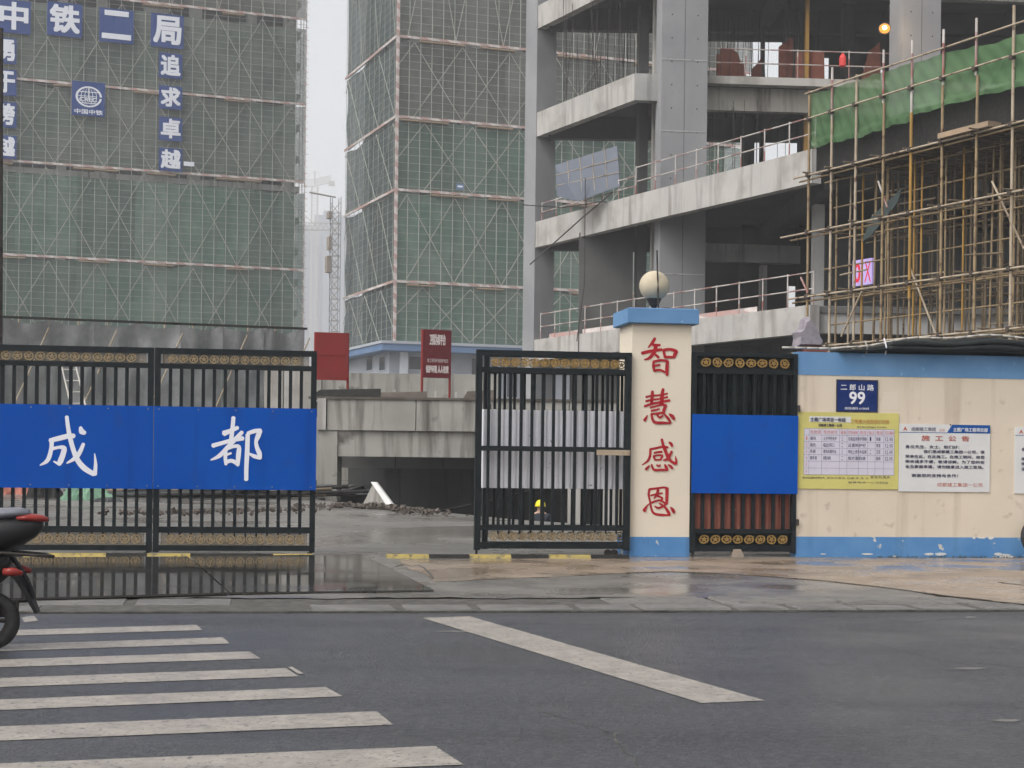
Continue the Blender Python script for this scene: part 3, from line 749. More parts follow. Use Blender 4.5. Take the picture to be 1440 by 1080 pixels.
b.build("wall_foot_grass", 'moss', label="sparse moss and grass at the foot of the wall", cat="grass", kind='stuff')

def board(name, quad, t0, th, mat, label, cat, group=None):
    (u0, v0), (u1, v1) = quad
    a, z1 = FG.hit(u0, v0, t0); c, z0 = FG.hit(u0, v1, t0); d = S(u1, t0)
    T = thing(name, label, cat, FG, ((a + d) / 2, t0, z0), group)
    MB(FG).box(a, d, t0 - th, t0, z0, z1).build("board", mat, T)
    return T, a, d, z0, z1, t0 - th

# street number plate
T, a, d, z0, z1, tf = board("number_plate", ((1176, 533.5), (1233, 579)), -.001, .012, 'plate_navy', "navy street number plate reading 99 on the cream wall", "sign")
w, h = d - a, z1 - z0
b = MB(FG); b.text("二 郎 山 路", a + .1 * w, d - .1 * w, z1 - .33 * h, z1 - .14 * h, tf - .002, .014)
b.text("99", a + .31 * w, d - .31 * w, z0 + .24 * h, z1 - .37 * h, tf - .002, .03)
b.text("邮政编码 610045", a + .21 * w, d - .21 * w, z0 + .07 * h, z0 + .155 * h, tf - .002, .0)
b.build("lettering", 'white_letter', T)
b = MB(FG)
for x0, x1, y0, y1 in ((a, d, z1 - .012, z1), (a, d, z0, z0 + .012), (a, a + .012, z0 + .012, z1 - .012), (d - .012, d, z0 + .012, z1 - .012)): b.box(x0, x1, tf - .006, tf, y0, y1)
b.build("rim", 'dark_metal', T)

# yellow notice
T, a, d, z0, z1, tf = board("notice_board", ((1122, 579), (1263, 687)), -.001, .014, 'notice_yellow', "yellow notice board with a handwritten table", "notice board")
w, h = d - a, z1 - z0
X = lambda q: a + q * w
Zv = lambda q: z1 - q * h
tb = MB(FG).box(X(.06), X(.955), tf - .002, tf, Zv(.815), Zv(.215)).build("table_sheet", 'print_lilac', T)
b = MB(FG); tt = tf - .004
MB(FG).box(X(.11), X(.52), tf - .002, tf, Zv(.13), Zv(.055)).build("title_strip", 'notice_white', T)
cols = (.06, .11, .235, .41, .485, .6, .69, .765, .85, .955); rows = [.215, .30, .385, .47, .555, .64, .73, .815]
for c in cols: b.add([(X(c) - .0018, tt, Zv(.815)), (X(c) + .0018, tt, Zv(.815)), (X(c) + .0018, tt, Zv(.215)), (X(c) - .0018, tt, Zv(.215))], [(0, 1, 2, 3)])
for r in rows: b.add([(X(.06), tt - .0003, Zv(r) - .0018), (X(.955), tt - .0003, Zv(r) - .0018), (X(.955), tt - .0003, Zv(r) + .0018), (X(.06), tt - .0003, Zv(r) + .0018)], [(0, 1, 2, 3)])
b.build("table_lines", 'print_grey', tb)
b = MB(FG); tt = tf - .0032
b.text("主题广场项目一标段", X(.12), X(.47), Zv(.125), Zv(.07), tt, .02, 2)
b.text("成都建工集团一公司", X(.2), X(.43), Zv(.19), Zv(.15), tt, .01, 1)
b.text("施工单位项目部公示负责人", X(.58), X(.88), Zv(.20), Zv(.175), tt, .0, 1)
b.text("监督电话一二三四五", X(.5), X(.9), Zv(.925), Zv(.9), tt, .0, 1)
b.text("危险源控制人 责任人签名 日期 年 月 日", X(.05), X(.7), Zv(.87), Zv(.845), tt, .0, 1)
b.text("安全负责人", X(.72), X(.92), Zv(.86), Zv(.825), tt, .0, 1)
b.build("lettering", 'print_dark', T)
b = MB(FG); b.text("工程重大危险源公示牌", X(.52), X(.9), Zv(.14), Zv(.085), tt, .01, 2); b.build("lettering", 'print_orange', T)
b = MB(FG)
tt = tf - .0052
for r, row in enumerate((("基坑", "土方开挖支护", "三", "加强监测防护措施", "一", "张建", "12.05"), ("高处", "临边洞口", "二", "设置防护栏", "", "李强", "12.05"), ("吊装", "塔吊起重作业", "三", "持证上岗专人指挥", "二", "王军", "12.05"), ("脚手架", "搭拆", "二", "按方案验收", "", "陈明", "12.05"))):
    q0, q1 = rows[r + 1] + .018, rows[r + 2] - .018
    for (c0, c1), s_ in zip(((.12, .215), (.25, .38), (.43, .46), (.495, .68), (.71, .74), (.775, .845), (.865, .945)), row):
        if s_: b.text(s_, X(c0), X(c0 + (c1 - c0) * min(1, .35 + .12 * len(s_))), Zv(q1), Zv(q0), tt, .0, 1)
b.build("handwriting", 'print_dark', tb)
b = MB(FG)
for r in range(6): b.text(str(r + 1), X(.078), X(.092), Zv(rows[r + 2] - .02), Zv(rows[r + 1] + .02), tt, .0, 1)
for (c0, c1), s_ in zip(((.12, .225), (.25, .39), (.42, .475), (.495, .59), (.61, .68), (.7, .755), (.775, .84), (.865, .945)), ("危险源", "危险部位", "级别", "控制措施", "责任", "备注", "签名", "日期")):
    b.text(s_, X(c0), X(c1), Zv(.285), Zv(.235), tt, .0, 1)
b.build("row_numbers", 'print_pink', tb)

# white notices
def white_notice(quad, label):
    T, a, d, z0, z1, tf = board("notice_board", quad, -.001, .014, 'notice_white', label, "notice board", "white construction notices")
    w, h = d - a, z1 - z0
    X = lambda q: a + q * w
    Zv = lambda q: z1 - q * h
    tt = tf - .002
    b = MB(FG); b.add([(X(.52), tt, Zv(.125)), (X(.999), tt, Zv(.125)), (X(.999), tt, Zv(.0)), (X(.58), tt, Zv(.0))], [(0, 1, 2, 3)])
    b.add([(X(.0), tt, Zv(.128)), (X(.52), tt, Zv(.128)), (X(.52), tt, Zv(.12)), (X(.0), tt, Zv(.12))], [(0, 1, 2, 3)])
    hd = b.build("header_tab", 'notice_blue', T)
    b = MB(FG); b.text("主题广场工程项目部", X(.59), X(.97), Zv(.105), Zv(.045), tt - .002, .02, 2); b.build("lettering", 'white_letter', hd)
    b = MB(FG); b.text("成都建工集团", X(.13), X(.4), Zv(.1), Zv(.045), tt, .015, 2); b.build("lettering", 'print_grey', T)
    b = MB(FG)
    b.add([(X(.04), tt, Zv(.105)), (X(.09), tt, Zv(.105)), (X(.065), tt, Zv(.035)), (X(.065), tt - .0005, Zv(.08))], [(0, 3, 2), (3, 1, 2)])
    b.text("施  工  公  告", X(.245), X(.77), Zv(.245), Zv(.165), tt, .02, 2); b.text("公示", X(.44), X(.5), Zv(.105), Zv(.065), tt, .0, 1)
    b.text("成都建工集团一公司", X(.42), X(.92), Zv(.925), Zv(.865), tt, .0, 2)
    b.build("lettering", 'print_red', T)
    b = MB(FG)
    for s_, x0, x1, y in (("各位先生、女士、您们好：", .07, .66, .31), ("我们是成都建工集团一公司，很", .27, .94, .38), ("荣幸在此，在此施工。在施工期间，给您", .07, .94, .455), ("带来诸多不便，敬请谅解。为了您的安", .07, .94, .53), ("全及家庭幸福，请勿随意进入施工现场。", .07, .93, .605), ("谢谢您的支持与合作！", .14, .65, .735)):
        b.text(s_, X(x0), X(x1), Zv(y + .05), Zv(y), tt, .022, 2)
    b.build("lettering", 'print_dark', T)
    MB(FG).tube(FG.w(0, 0, 0) if False else (X(.56), tf - .004, z1 - .004), (X(.56), tf + .002, z1 - .004), .012, 8).build("screw", 'dark_metal', T)
white_notice(((1264, 596), (1391.5, 691)), "white construction notice with blue header tab beside the yellow notice")
white_notice(((1427, 600.5), (1556, 694)), "white construction notice cut off by the right edge of the picture")
# small paper scrap right of the plate
a, zz = FG.hit(1242, 551, -.001); c, z0 = FG.hit(1263, 577, -.001)
b = MB(FG).box(a, c, -.0025, -.0005, z0, zz); b.build("paper_scrap", 'paper', label="faded paper stuck on the wall right of the number plate", cat="paper")

# --- black tarpaulin and hoses lying on the wall top
b = MB(FG)
def tarp_top(s): 
    q = (s - S(1175, .12)) / 6.0
    return .03 + .21 * max(0, math.sin(min(1, max(0, q * 2.6)) * math.pi * .5)) + .02 * math.sin(s * 5)
n = 60; sA = S(1172, .12); sB = sA + 6.5
rings = []
for i in range(n + 1):
    s_ = sA + (sB - sA) * i / n; hh = tarp_top(s_); k = 14; rr = []
    for j in range(k):
        a_ = 2 * math.pi * j / k; cx = math.cos(a_); sz = math.sin(a_)
        wv = 1 + .12 * math.sin(j * 2.1 + s_ * 1.3)
        rr.append((s_, .12 + cx * .24 * wv, zw + .004 + hh * (.5 + .5 * sz) * wv))
    rings.append(rr)
b.loft(rings); b.build("tarpaulin", 'tarp_black', label="rolled black tarpaulin lying along the top of the cream wall", cat="tarpaulin", smooth=True)
for k_, (dy_, f0, f1, r0_) in enumerate(((-.10, .30, .98, .05), (-.13, .42, .4, .045))):
    b = MB(FG); rings = []
    for i in range(n + 1):
        s_ = sA + .7 + (sB - sA - .7) * i / n; hh = tarp_top(s_); k = 10
        c_ = zw + .02 + (hh * (.62 if k_ == 0 else .28)) + .012 * math.sin(s_ * 3.7 + k_)
        rings.append([(s_, dy_ + math.cos(2 * math.pi * j / k) * r0_ * 1.3, c_ + math.sin(2 * math.pi * j / k) * r0_ * (1 + .2 * math.sin(s_ * 2.3 + k_))) for j in range(k)])
    b.loft(rings); b.build("tarpaulin_roll", 'tarp_black', label=("upper fold of black tarpaulin hanging over the front of the wall top", "lower fold of black tarpaulin resting on the blue wall band")[k_], cat="tarpaulin", smooth=True)
b = MB(FG); pts = []
for i in range(41):
    s_ = S(1098, .1) + (sB - S(1098, .1)) * i / 40; hh = tarp_top(s_) * 1.05 if s_ > sA else .03
    pts.append((s_, -.02 if s_ > sA else .1, zw + hh + .03))
b.path(pts, .017, 6); b.build("hose", 'pvc', label="pale plastic hose running over the black tarpaulin", cat="hose", smooth=True)
for i, (u, dv) in enumerate(((1214, 0), (1241, 0))):
    s_ = S(u, -.03); b = MB(FG); b.path([(s_ - .03, -.12, zw + .17 + .04 * i), (s_, -.135, zw + .08), (s_ + .03, -.015, zw - .015)], .012, 5)
    b.build("tie_cord", 'pvc' if i == 0 else 'grey_sheet', label=("short pale cord tying the left end of the tarpaulin", "bluish cord tying the tarpaulin right of the pale cord")[i], cat="cord")
# mauve-grey sack / sheet standing behind the wall end
b = MB(FG); ts = .5
out = [(1117, 490), (1119, 476), (1117, 468), (1125, 463), (1129, 449), (1136, 445), (1143, 453), (1150, 462), (1154, 476), (1158, 482), (1156, 491)]
pts = [(*FG.hit(u, v, ts),) for u, v in out]; pts = [(a_, ts, z_) for a_, z_ in pts]
cx = sum(p[0] for p in pts) / len(pts); cz = sum(p[2] for p in pts) / len(pts)
fr_ = [(cx + (p[0] - cx) * .75, ts - .12, cz + (p[2] - cz) * .75) for p in pts]; bk = [(p[0], ts + .12, p[2]) for p in pts]; bk2 = [(cx + (p[0] - cx) * .7, ts + .25, cz + (p[2] - cz) * .7) for p in pts]
b.loft([fr_, pts, bk, bk2]); b.build("stone_block", 'sack', label="mauve grey rough stone block standing behind the left end of the wall", cat="stone")
# pile it stands on
b = MB(FG); sx = S(1137, .5); b.box(sx - .12, sx + .2, .3, .72, ztop(.6), FG.hit(1137, 490, .5)[1]); b.build("brick_pier", 'brick', label="brick pier hidden behind the wall carrying the mauve stone", cat="pier")
# tyre leaning at the right edge
st_ = S(1465, -.2); b = MB(FG)
rg_ = []
for i in range(28):
    a_ = 2 * math.pi * i / 28; c = Vector((st_ + .255 * math.cos(a_), -.14 + .1 * (1 - math.sin(a_)) * -.5, ztop(-.2) + .30 + .255 * math.sin(a_)))
    rd = Vector((math.cos(a_), 0, math.sin(a_)))
    rg_.append([c + rd * .048 * math.cos(k * math.pi / 4) + Vector((0, 1, 0)) * .05 * math.sin(k * math.pi / 4) for k in range(8)])
b.loft(rg_ + [rg_[0]], cap=False); b.build("tyre", 'tyre', label="black tyre leaning on the wall at the right edge", cat="tyre", smooth=True)

# --- steel road plates (wet) in front of the left gate
def plate(pix, label, lift):
    P = []
    for u, v in pix:
        z = .06
        for _ in range(6):
            p = gz(u, v, z + lift); z = ztop(FG.loc(p).y)
        P.append(Vector((p.x, p.y, z + .004 + (.042 if v < 800 else 0))))
    b = MB(); b.prism(P, (0, 0, lift - .004)); return b.build("steel_plate", 'steel_plate', label=label, cat="steel plate", group="steel plates over the driveway")
plate([(-150, 846), (321, 833), (264, 787), (-60, 789)], "wet black steel plate on the driveway nearest the scooter", .024)
plate([(323.5, 833), (610, 829.5), (509, 783.5), (267, 787)], "wet black steel plate with slanting right edge on the driveway", .020)

# --- yellow and black bump strips
def bump(u0, segs, label):
    v = 780; T = None
    for k, (ua, ub, col) in enumerate(segs):
        z = ztop(-.35)
        a, c = FG.loc(gz(ua, v + .4, z)).x, FG.loc(gz(ub, v + .4, z)).x; tc = -.42
        if T is None: T = thing("bump_strip", label, "bump strip", FG, (a, tc, z), "yellow and black bump strips")
        zt_ = z + .05
        MB(FG).loft([[(a, tc - .1, z - .01), (c, tc - .1, z - .01), (c, tc + .1, z - .01), (a, tc + .1, z - .01)], [(a, tc - .05, zt_), (c, tc - .05, zt_), (c, tc + .05, zt_), (a, tc + .05, zt_)]]).build("segment", col, T)
bump(0, [(-70, -12, 'yellow_paint'), (-12, 40, 'rubber'), (40, 97, 'yellow_paint'), (97, 154, 'yellow_paint'), (154, 211, 'rubber'), (211, 270, 'yellow_paint'), (270, 328, 'rubber'), (328, 384, 'rubber'), (384, 438, 'yellow_paint')], "bump strip with yellow and black segments below the left gate leaves")
bump(0, [(539, 596, 'yellow_paint'), (596, 651, 'rubber'), (651, 707, 'yellow_paint'), (707, 758, 'rubber'), (758, 814, 'yellow_paint'), (814, 866, 'rubber')], "bump strip with yellow and black segments below the open gate leaf")

# ================================================================== SCOOTER at the left edge
SCY = 11.95
KX = SCY / F
p0 = gz(-14, 914, 0.0); SX, SY0 = p0.x, p0.y
SFm = Frame(SX, SY0, 4.0)       # s to the right = rear of the scooter
T = thing("scooter", "silver and black motor scooter with red tail light cut off by left edge", "scooter", SFm, (-.55, 0, 0))
def ell(c, ry, rz, n=14, px=0.0, pw=1.0):
    out = []
    for i in range(n):
        a = 2 * math.pi * i / n; cs, sn = math.cos(a), math.sin(a)
        out.append((c[0] + px * sn, c[1] + math.copysign(abs(cs) ** pw, cs) * ry, c[2] + math.copysign(abs(sn) ** pw, sn) * rz))
    return out
def wheel(cx, r, w, parent):
    rg = []
    tr = w * .5
    for i in range(32):
        a = 2 * math.pi * i / 32; rd = Vector((math.cos(a), 0, math.sin(a))); c = Vector((cx, 0, r)) + rd * (r - tr)
        rg.append([c + rd * tr * math.cos(k * math.pi / 4) + Vector((0, 1, 0)) * w * .5 * math.sin(k * math.pi / 4) for k in range(8)])
    b = MB(SFm); b.loft(rg + [rg[0]], cap=False); ty = b.build("wheel", 'tyre', parent, smooth=True)
    b = MB(SFm); b.tube((cx, -.03, r), (cx, .03, r), .05, 16)
    for k in range(5):
        a = 2 * math.pi * k / 5; b.tube((cx, 0, r), (cx + math.cos(a) * (r - w), 0, r + math.sin(a) * (r - w)), .016, 6)
    for k in range(24):
        a, c = 2 * math.pi * k / 24, 2 * math.pi * (k + 1) / 24; q = r - w * .95
        b.tube((cx + math.cos(a) * q, 0, r + math.sin(a) * q), (cx + math.cos(c) * q, 0, r + math.sin(c) * q), .018, 6)
    b.build("rim", 'dark_metal', ty)
wheel(0, .215, .1, T); wheel(-1.22, .215, .09, T)
# rear body cowl
b = MB(SFm); b.loft([ell((-.75, 0, .62), .12, .13), ell((-.45, 0, .70), .16, .15), ell((-.15, 0, .80), .17, .15), ell((.06, 0, .85), .16, .135), ell((.22, 0, .875), .125, .11), ell((.32, 0, .90), .08, .07), ell((.37, 0, .92), .04, .03)])
b.build("body_cowl", 'scooter_black', T, smooth=True)
b = MB(SFm); b.loft([ell((-.5, 0, .86), .15, .03), ell((-.2, 0, .93), .145, .045), ell((.05, 0, .995), .12, .05), ell((.2, 0, 1.01), .085, .04), ell((.27, 0, 1.005), .06, .028)])
b.build("tail_cowl", 'scooter_silver', T, smooth=True)
b = MB(SFm); b.loft([ell((.2, 0, .972), .10, .022), ell((.28, 0, .972), .088, .034), ell((.36, 0, .968), .06, .03), ell((.41, 0, .962), .03, .016)])
b.build("tail_light", 'scooter_red', T, smooth=True)
b = MB(SFm); b.loft([ell((-.95, 0, .78), .12, .04), ell((-.7, 0, .82), .15, .06), ell((-.35, 0, .9), .15, .06), ell((-.1, 0, .97), .11, .05)])
b.build("seat", 'scooter_black', T, smooth=True)
b = MB(SFm)
for sd in (-.1, .1): b.path([(-.4, sd * 1.4, .78), (.1, sd * 1.3, .72), (.38, sd, .70), (.45, 0, .69)], .012, 6)
b.build("rear_rack", 'dark_metal', T)
b = MB(SFm); b.path([(.12, 0, .72), (.2, 0, .62), (.27, 0, .5), (.31, 0, .38)], .02, 6)
b.loft([[(.1, -.075, .62), (.1, .075, .62), (.13, .075, .64), (.13, -.075, .64)], [(.2, -.07, .5), (.2, .07, .5), (.235, .07, .52), (.235, -.07, .52)], [(.28, -.06, .36), (.28, .06, .36), (.31, .06, .37), (.31, -.06, .37)], [(.33, -.05, .27), (.33, .05, .27), (.35, .05, .28), (.35, -.05, .28)]])
b.build("mudguard", 'scooter_black', T)
for sd in (-.14, .14):
    b = MB(SFm); b.loft([ell((.12, sd, .585), .025, .025, 10), ell((.19, sd, .585), .03, .034, 10), ell((.26, sd, .575), .013, .016, 10)]); b.build("turn_signal", 'scooter_red', T, smooth=True)
    b = MB(SFm); b.tube((0, sd * .75, .215), (-.03, sd * .8, .62), .028, 8); b.build("shock_absorber", 'dark_metal', T)
b = MB(SFm); b.loft([ell((-.3, 0, .5), .11, .16), ell((-.02, 0, .56), .12, .15), ell((.14, 0, .64), .09, .09)]); b.build("inner_fender", 'scooter_black', T, smooth=True)
b = MB(SFm); b.box(-.45, -.02, -.1, .06, .2, .36); b.build("engine", 'dark_metal', T)
b = MB(SFm); b.loft([ell((-.2, .14, .26), .05, .06, 10), ell((.16, .15, .30), .055, .065, 10)]); b.build("muffler", 'dark_metal', T)
b = MB(SFm); b.loft([ell((-.5, 0, .34), .17, .06), ell((-.95, 0, .32), .17, .05), ell((-1.0, 0, .34), .16, .06)]); b.build("footboard", 'scooter_black', T)
b = MB(SFm); b.loft([ell((-.98, 0, .32), .17, .05), ell((-1.05, 0, .62), .2, .05), ell((-1.1, 0, .95), .17, .06), ell((-1.08, 0, 1.03), .12, .04)]); b.build("front_shield", 'scooter_silver', T, smooth=True)
b = MB(SFm); b.tube((-1.07, 0, .98), (-1.22, 0, .215), .03, 8); b.build("fork", 'dark_metal', T)
b = MB(SFm); b.path([(-.95, -.33, 1.06), (-1.03, -.12, 1.03), (-1.03, .12, 1.03), (-.95, .33, 1.06)], .017, 8); b.build("handlebar", 'scooter_black', T)

# ================================================================== YARD behind the gates
# --- portal of the underground ramp
YP = 44.6
pa = lambda u, v, Y=YP: at(u, v, Y)
xl, xr = pa(447, 600).x, pa(905, 600).x
z_top, z_mid, z_bot = pa(600, 563).z, pa(600, 607).z, pa(600, 643).z
T = thing("ramp_portal", "weathered concrete portal beam over the sunken ramp entrance", "portal", W, ((xl + xr) / 2, YP, ztop(20)))
xc = pa(475, 600).x
zg = ztop(20) - .1
MB().box(xc, xr, YP, YP + .4, z_bot, z_mid).build("lower_beam", 'concrete_old', T)
xs = [xc - .3, pa(585, 600).x, pa(690, 600).x, pa(800, 600).x, xr]
for a, c in zip(xs, xs[1:]): MB().box(a + .012, c - .012, YP - .10, YP + .42, z_mid + .015, z_top).build("parapet_panel", 'concrete_old', T)
MB().box(xl, xc - .002, YP - .06, YP + 1.2, zg, z_mid + .01).build("column", 'concrete_old', T)
MB().box(xl + .0, xc - .31, YP - .16, YP + 1.1, z_mid + .014, z_top + .02).build("column_head", 'concrete_light', T)
MB().box(xl - .2, xr, YP + .43, YP + 17, z_top - .45, z_top - .06).build("roof_slab", 'concrete_dark', T)
MB().box(xl - .25, xr, YP - .14, YP + .45, z_top + .003, z_top + .07).build("coping", 'rubble', T, label="dark sheet edge along the parapet top")
z1 = pa(600, 672, 50).z; z2 = pa(600, 690, 50).z
MB().box(xl, xr, 50, 50.5, pa(600, 659, 50).z, z_bot + .4).build("inner_beam", 'concrete_dark', T)
MB().box(xl - .3, xr, 56, 56.3, -3.5, z_top - .5).build("back_wall", 'concrete_shade', T)
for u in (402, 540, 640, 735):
    x_ = at(u, 650, 52).x; MB().box(x_, x_ + .5, 52, 52.5, -3.5, z_bot + .3).build("inner_column", 'concrete_shade', T)
for u in (556, 623): 
    x_ = at(u, 650, YP + 1).x; MB().tube((x_, YP + .9, z_bot + .0), (x_, YP + .9, z_bot - .3), .02, 6).build("hanging_bracket", 'dark_metal', T)
for u in (800, 850): MB().box(pa(u, 600).x, pa(u, 600).x + .35, YP + .02, YP + .38, -2.5, z_bot).build("column", 'concrete_light', T)
# low rubble wall / fence posts on the portal roof
for i, (u, v) in enumerate(((475, 545), (515, 544), (555, 548), (612, 550), (641, 551), (655, 547), (450, 548))):
    p = at(u, 560, YP + .7); q = at(u, v, YP + .7)
    MB().box(p.x - .03, p.x + .03, YP + .67, YP + .73, z_top - .07, q.z).build("stub_post", 'concrete_light', T)
for i, (u, w, v0, v1) in enumerate(((488, 1.9, 549, 556), (560, 1.6, 553, 557), (675, .9, 551, 557))):
    p = at(u, v1, YP + .35); zz = at(u, v0, YP + .35).z
    b = MB(); b.loft([[(p.x - w / 2, YP + .02, z_top + .071), (p.x + w / 2, YP + .02, z_top + .071), (p.x + w / 2, YP + .42, z_top + .071), (p.x - w / 2, YP + .42, z_top + .071)], [(p.x - w * .38, YP + .1, zz), (p.x + w * .5, YP + .1, zz + .05), (p.x + w * .48, YP + .38, zz + .05), (p.x - w * .4, YP + .38, zz)]])
    b.build("stacked_sheets", 'rubber' if i == 0 else 'rubble', label=("dark stacked sheets on the portal roof under the blank red sign", "low brown sheets on the portal roof between the red signs", "brown scrap on the portal roof right of the lettered red sign")[i], cat="sheets")

# --- two red sign boards on posts
def red_sign(quad, Y, yaw, label, mat, texts, posts):
    (ua, va), (ub, vb), (uc, vc), (ud, vd) = quad     # TL TR BR BL
    A, B = at(ua, va, Y), at(ub, vb, Y)
    w = (B - A).length
    fr = Frame(A.x, A.y, yaw)
    s1 = fr.hit(ub, vb)[0]; zt, zb = A.z, fr.hit(ud, vd)[1]
    T = thing("sign_board", label, "sign", fr, (s1 / 2, 0, z_top))
    p = MB(fr).box(0, s1, -.03, .03, zb, zt).build("board", mat, T)
    for s_ in (0, s1 - .0): ipole("post", 'sign_red2', T, fr.w(s_, .05, z_top + .072), fr.w(s_, .05, zt), .035)
    b = MB(fr); tf = -.033
    for body, x0, x1, y0, y1, bold in texts: b.text(body, x0 * s1, x1 * s1, zt - y1 * (zt - zb), zt - y0 * (zt - zb), tf, bold, 2)
    if texts: b.build("lettering", 'sign_text', p)
    else: MB(fr).box(.0, s1, -.045, -.032, zb + .52 * (zt - zb), zb + .55 * (zt - zb)).build("fold", mat, p)
red_sign(((444, 467), (490, 472), (489, 537), (444, 534)), YP + .6, 16, "blank red sign board on the portal roof right of the left gate", 'sign_red2', [], None)
red_sign(((595, 463), (634, 469), (633, 535.5), (595, 531)), YP + .6, 22, "dark red sign board with white Chinese lettering on the portal roof", 'sign_red', [("卫国为和平台", .22, .8, .09, .32, .03), ("施工现场环境保护标志", .15, .9, .60, .68, .0), ("保护环境 人人有责", .1, .92, .74, .90, .04)], None)

# --- white triangular board leaning at the pit edge
p = [at(507, 716, 38.6), at(558, 721, 37.8), at(525, 679, 38.4)]
b = MB(); b.prism(p, (.02, .10, .02)); T = b.build("triangular_board", 'concrete_old', label="grey triangular board with white edge leaning at the pit edge", cat="board", base=(p[0] + p[1]) / 2)
b = MB(); b.prism([p[2] + Vector((-.06, -.03, .02)), p[2] + Vector((.06, -.03, .02)), p[1] + Vector((.05, -.04, .0)), p[1] + Vector((-.12, -.04, 0))], (.03, .11, .0)); b.build("edge_strip", 'white_board', T)

# --- rubble along the pit edge (uncountable)
def rubble(name, pts, n, smin, smax, spread, mat, label, hmax=.25, seed=1):
    rr = random.Random(seed); b = MB()
    for _ in range(n):
        i = rr.randrange(len(pts) - 1); a, c = pts[i], pts[i + 1]; k = rr.random()
        p = Vector(a).lerp(Vector(c), k) + Vector((rr.gauss(0, spread), rr.gauss(0, spread * .7), abs(rr.gauss(0, hmax * .45))))
        s = rr.uniform(smin, smax); ax = Vector((rr.gauss(0, 1), rr.gauss(0, 1), rr.gauss(0, .5))).normalized()
        Rm = Matrix.Rotation(rr.uniform(0, 6), 3, ax); sz = (s * rr.uniform(.6, 1.6), s, s * rr.uniform(.3, .8))
        P = [p + Rm @ Vector((sx * sz[0] * rr.uniform(.35, .5), sy * sz[1] * rr.uniform(.35, .5), sq * sz[2] * .5)) for sq in (-1, 1) for sx, sy in ((-1, -1), (1, -1), (1, 1), (-1, 1))]
        b.hexa(P)
    return b.build(name, mat, label=label, cat="rubble", kind='stuff')
rubble("rubble", [gz(430, 712, .32), gz(500, 712, .31), gz(560, 716, .29), gz(610, 724, .27)], 300, .03, .10, .24, 'rubble', "brown rubble and soil heaped along the pit edge", .07, 4)
# --- worker in the pit with a yellow helmet
def worker(base, head_z, label):
    x, y = base; zf = head_z - 1.68
    T = thing("person", label, "person", W, (x, y, zf))
    bm = [((0, 0, .95), .15), ((0, 0, 1.15), .15), ((0, 0.01, 1.38), .17), ((0, 0, 1.50), .065), ((0, -.01, 1.57), .085), ((0, -.01, 1.64), .09),
          ((-.2, 0, 1.40), .065), ((-.27, -.05, 1.14), .05), ((-.2, -.28, 1.02), .042), ((-.17, -.36, 1.0), .035),
          ((.2, 0, 1.40), .065), ((.28, -.03, 1.13), .05), ((.24, -.25, .98), .042), ((.22, -.33, .96), .035),
          ((-.1, 0, .88), .095), ((-.12, -.04, .48), .07), ((-.12, 0, .08), .05), ((-.12, -.15, .04), .045),
          ((.1, 0, .88), .095), ((.12, -.02, .48), .07), ((.13, .04, .08), .05), ((.13, -.11, .04), .045)]
    ed = [(0, 1), (1, 2), (2, 3), (3, 4), (4, 5), (2, 6), (6, 7), (7, 8), (8, 9), (2, 10), (10, 11), (11, 12), (12, 13), (0, 14), (14, 15), (15, 16), (16, 17), (0, 18), (18, 19), (19, 20), (20, 21)]
    m = bpy.data.meshes.new("body"); m.from_pydata([p for p, r in bm], ed, []); o = bpy.data.objects.new("body", m); COL.objects.link(o)
    sk = o.modifiers.new("skin", 'SKIN'); o.modifiers.new("sub", 'SUBSURF').levels = 1
    for i, (p, r) in enumerate(bm): m.skin_vertices[0].data[i].radius = (r, r)
    m.skin_vertices[0].data[0].use_root = True
    dg = bpy.context.evaluated_depsgraph_get(); dg.update()
    me = bpy.data.meshes.new_from_object(o.evaluated_get(dg)); me.materials.clear(); me.materials.append(M_('cloth_dark')); me.materials.append(M_('skin'))
    bpy.data.objects.remove(o, do_unlink=True)
    for pl in me.polygons:
        c = pl.center; pl.use_smooth = True
        pl.material_index = 1 if (c.z > 1.46 or c.y < -.29 and c.z > .8) else 0
    body = bpy.data.objects.new("body", me); COL.objects.link(body); body.parent = T; WM[body.name] = WM[T.name]
    fr = Frame(x, y, 0)
    b = MB(fr); b.lathe((0, -.01, zf + 1.62), [(.135, 0), (.13, .03), (.118, .09), (.08, .15), (.02, .175)], 18); b.loft([ell((0, -.12, zf + 1.625), .06, .012, 10), ell((0, -.2, zf + 1.615), .03, .008, 10)])
    b.build("helmet", 'helmet', T, smooth=True)
    b = MB(fr)
    b.lathe((-.035, -.092, zf + 1.605), [(.001, -.008), (.012, 0), (.001, .008)], 8); b.lathe((.035, -.092, zf + 1.605), [(.001, -.008), (.012, 0), (.001, .008)], 8)
    b.build("eyes", 'rubber', T)
    b = MB(fr); b.tube((0, -.09, zf + 1.6), (0, -.118, zf + 1.565), .01, 6, .016); b.build("nose", 'skin', T)
    b = MB(fr); b.box(-.16, .16, .07, .16, zf + 1.05, zf + 1.42); b.build("vest_back", 'rust_red', T)
    return T
hp = at(760, 704, 40.5)
worker((hp.x, hp.y), hp.z - .09, "worker in dark clothes and yellow helmet seen through the open gate leaf")
bp = at(805, 735, 38); b = MB(); b.lathe((bp.x, bp.y, bp.z - .32), [(.10, 0), (.13, .28), (.14, .30), (.125, .3), (.1, .02)], 14)
b.build("bucket", 'bucket_red', label="small red bucket glimpsed between the bars of the open gate", cat="bucket")
b = MB(); b.box(bp.x - .5, bp.x + .5, bp.y - .4, bp.y + .4, -3.2, bp.z - .32); b.build("concrete_block", 'concrete_old', label="concrete block in the pit carrying the red bucket", cat="block")
